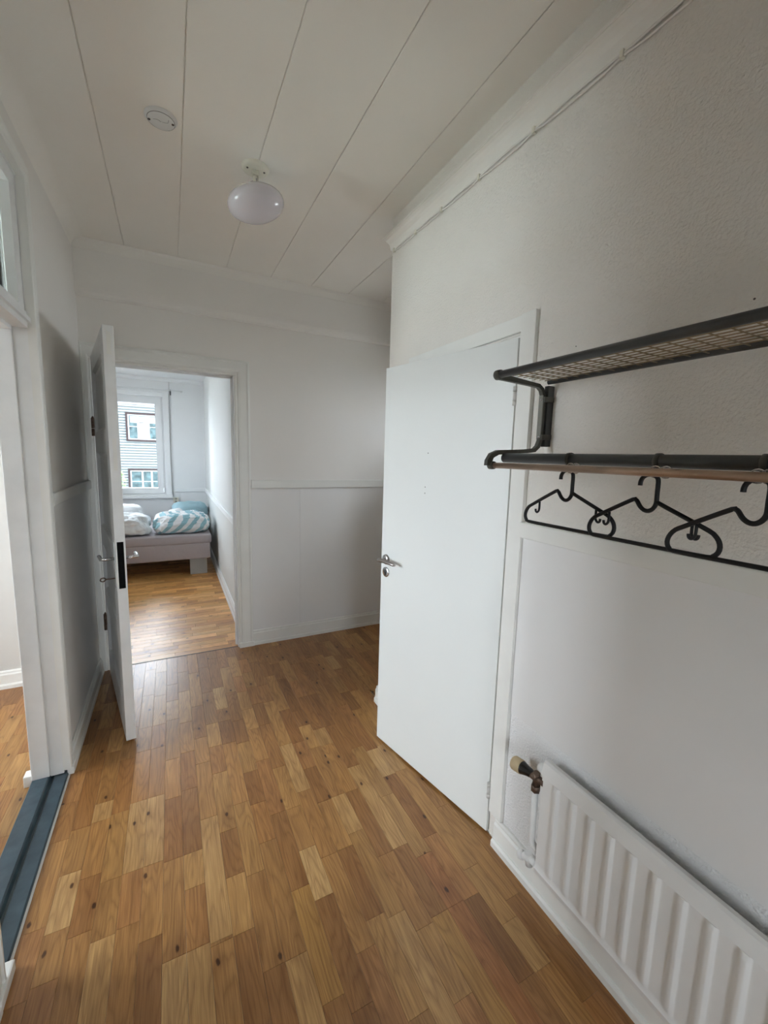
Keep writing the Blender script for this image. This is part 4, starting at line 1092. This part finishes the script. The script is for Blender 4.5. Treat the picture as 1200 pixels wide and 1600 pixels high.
def house_window(x0, x1, z0, z1, mulls):
    f = MB(); t = .075
    for a in ((x0, x0 + t, z0, z1), (x1 - t, x1, z0, z1), (x0 + t, x1 - t, z0, z0 + t), (x0 + t, x1 - t, z1 - t, z1)): f.box(a[0], a[1], FY - .08, FY + .02, a[2], a[3])
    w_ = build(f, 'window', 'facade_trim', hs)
    f = MB(); t2 = .06; a0, a1, b0, b1 = x0 + t, x1 - t, z0 + t, z1 - t
    for a in ((a0, a0 + t2, b0, b1), (a1 - t2, a1, b0, b1), (a0 + t2, a1 - t2, b0, b0 + t2), (a0 + t2, a1 - t2, b1 - t2, b1)): f.box(a[0], a[1], FY - .06, FY + .02, a[2], a[3])
    xs = [a0 + t2]
    for mx_ in mulls:
        f.box(mx_ - .04, mx_ + .04, FY - .05, FY + .02, b0 + t2, b1 - t2); xs += [mx_ - .04, mx_ + .04]
    xs.append(a1 - t2)
    zm = b0 + (b1 - b0) * .52
    for i in range(0, len(xs), 2): f.box(xs[i], xs[i + 1], FY - .052, FY + .02, zm - .02, zm + .02)
    build(f, 'sash', 'facade_darkened_white', w_)
    for i in range(0, len(xs), 2):
        for (c0, c1) in ((b0 + t2, zm - .02), (zm + .02, b1 - t2)):
            build(B(xs[i], xs[i + 1], FY - .040, FY - .030, c0, c1), 'pane', 'facade_pane', w_)
    return w_, b0, b1
wu, b0, b1 = house_window(-1.725, -.35, 1.88, 3.14, [-1.25, -.85])
build(B(-1.55, -.52, FY - .046, FY - .041, 2.70, 2.98), 'curtain', 'curtain_darkened_white', wu)
build(B(-1.22, -.80, FY - .046, FY - .041, 1.96, 2.72), 'curtain', 'curtain_darkened_white', wu)
wl, b0, b1 = house_window(-1.725, -.35, -.55, .665, [-1.17, -.80])
for x0 in (-4.6, -7.3, 1.6, 4.2):
    house_window(x0, x0 + 1.375, 1.88, 3.14, [x0 + .68]); house_window(x0, x0 + 1.375, -.55, .665, [x0 + .68])
rb = random.Random(11)
def bush(x, y, h, w_, label):
    rt = thing('bush', (x, y, -3.2), label, 'bush')
    mb = MB()
    for k in range(7):
        a = rb.uniform(0, 6.28); r = rb.uniform(0, w_ * .3)
        mb.tube([(x, y, -3.2), (x + r * .5 * math.cos(a), y + r * .5 * math.sin(a), -3.2 + h * .5), (x + r * math.cos(a), y + r * math.sin(a), -3.2 + h * .9)], [.03, .02, .006], 5)
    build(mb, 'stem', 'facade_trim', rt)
    mb = MB()
    for k in range(420):
        a = rb.uniform(0, 6.28); t = rb.random(); rr = w_ * .5 * math.sqrt(rb.random()) * (1.1 - .7 * t); zc = -3.2 + h * (.15 + .85 * t)
        c = Vector((x + rr * math.cos(a), y + rr * math.sin(a), zc)); s = rb.uniform(.06, .13)
        u = Vector((rb.uniform(-1, 1), rb.uniform(-1, 1), rb.uniform(-1, 1))).normalized(); v = u.orthogonal().normalized()
        mb.add([c - u * s, c + v * s * .4, c + u * s, c - v * s * .4], [(0, 1, 2, 3)])
    o = build(mb, 'foliage', 'leaf_green', rt); o['kind'] = 'stuff'
bush(-2.0, 20.4, 3.75, 1.2, 'slim green bush against the clapboard house across the yard')
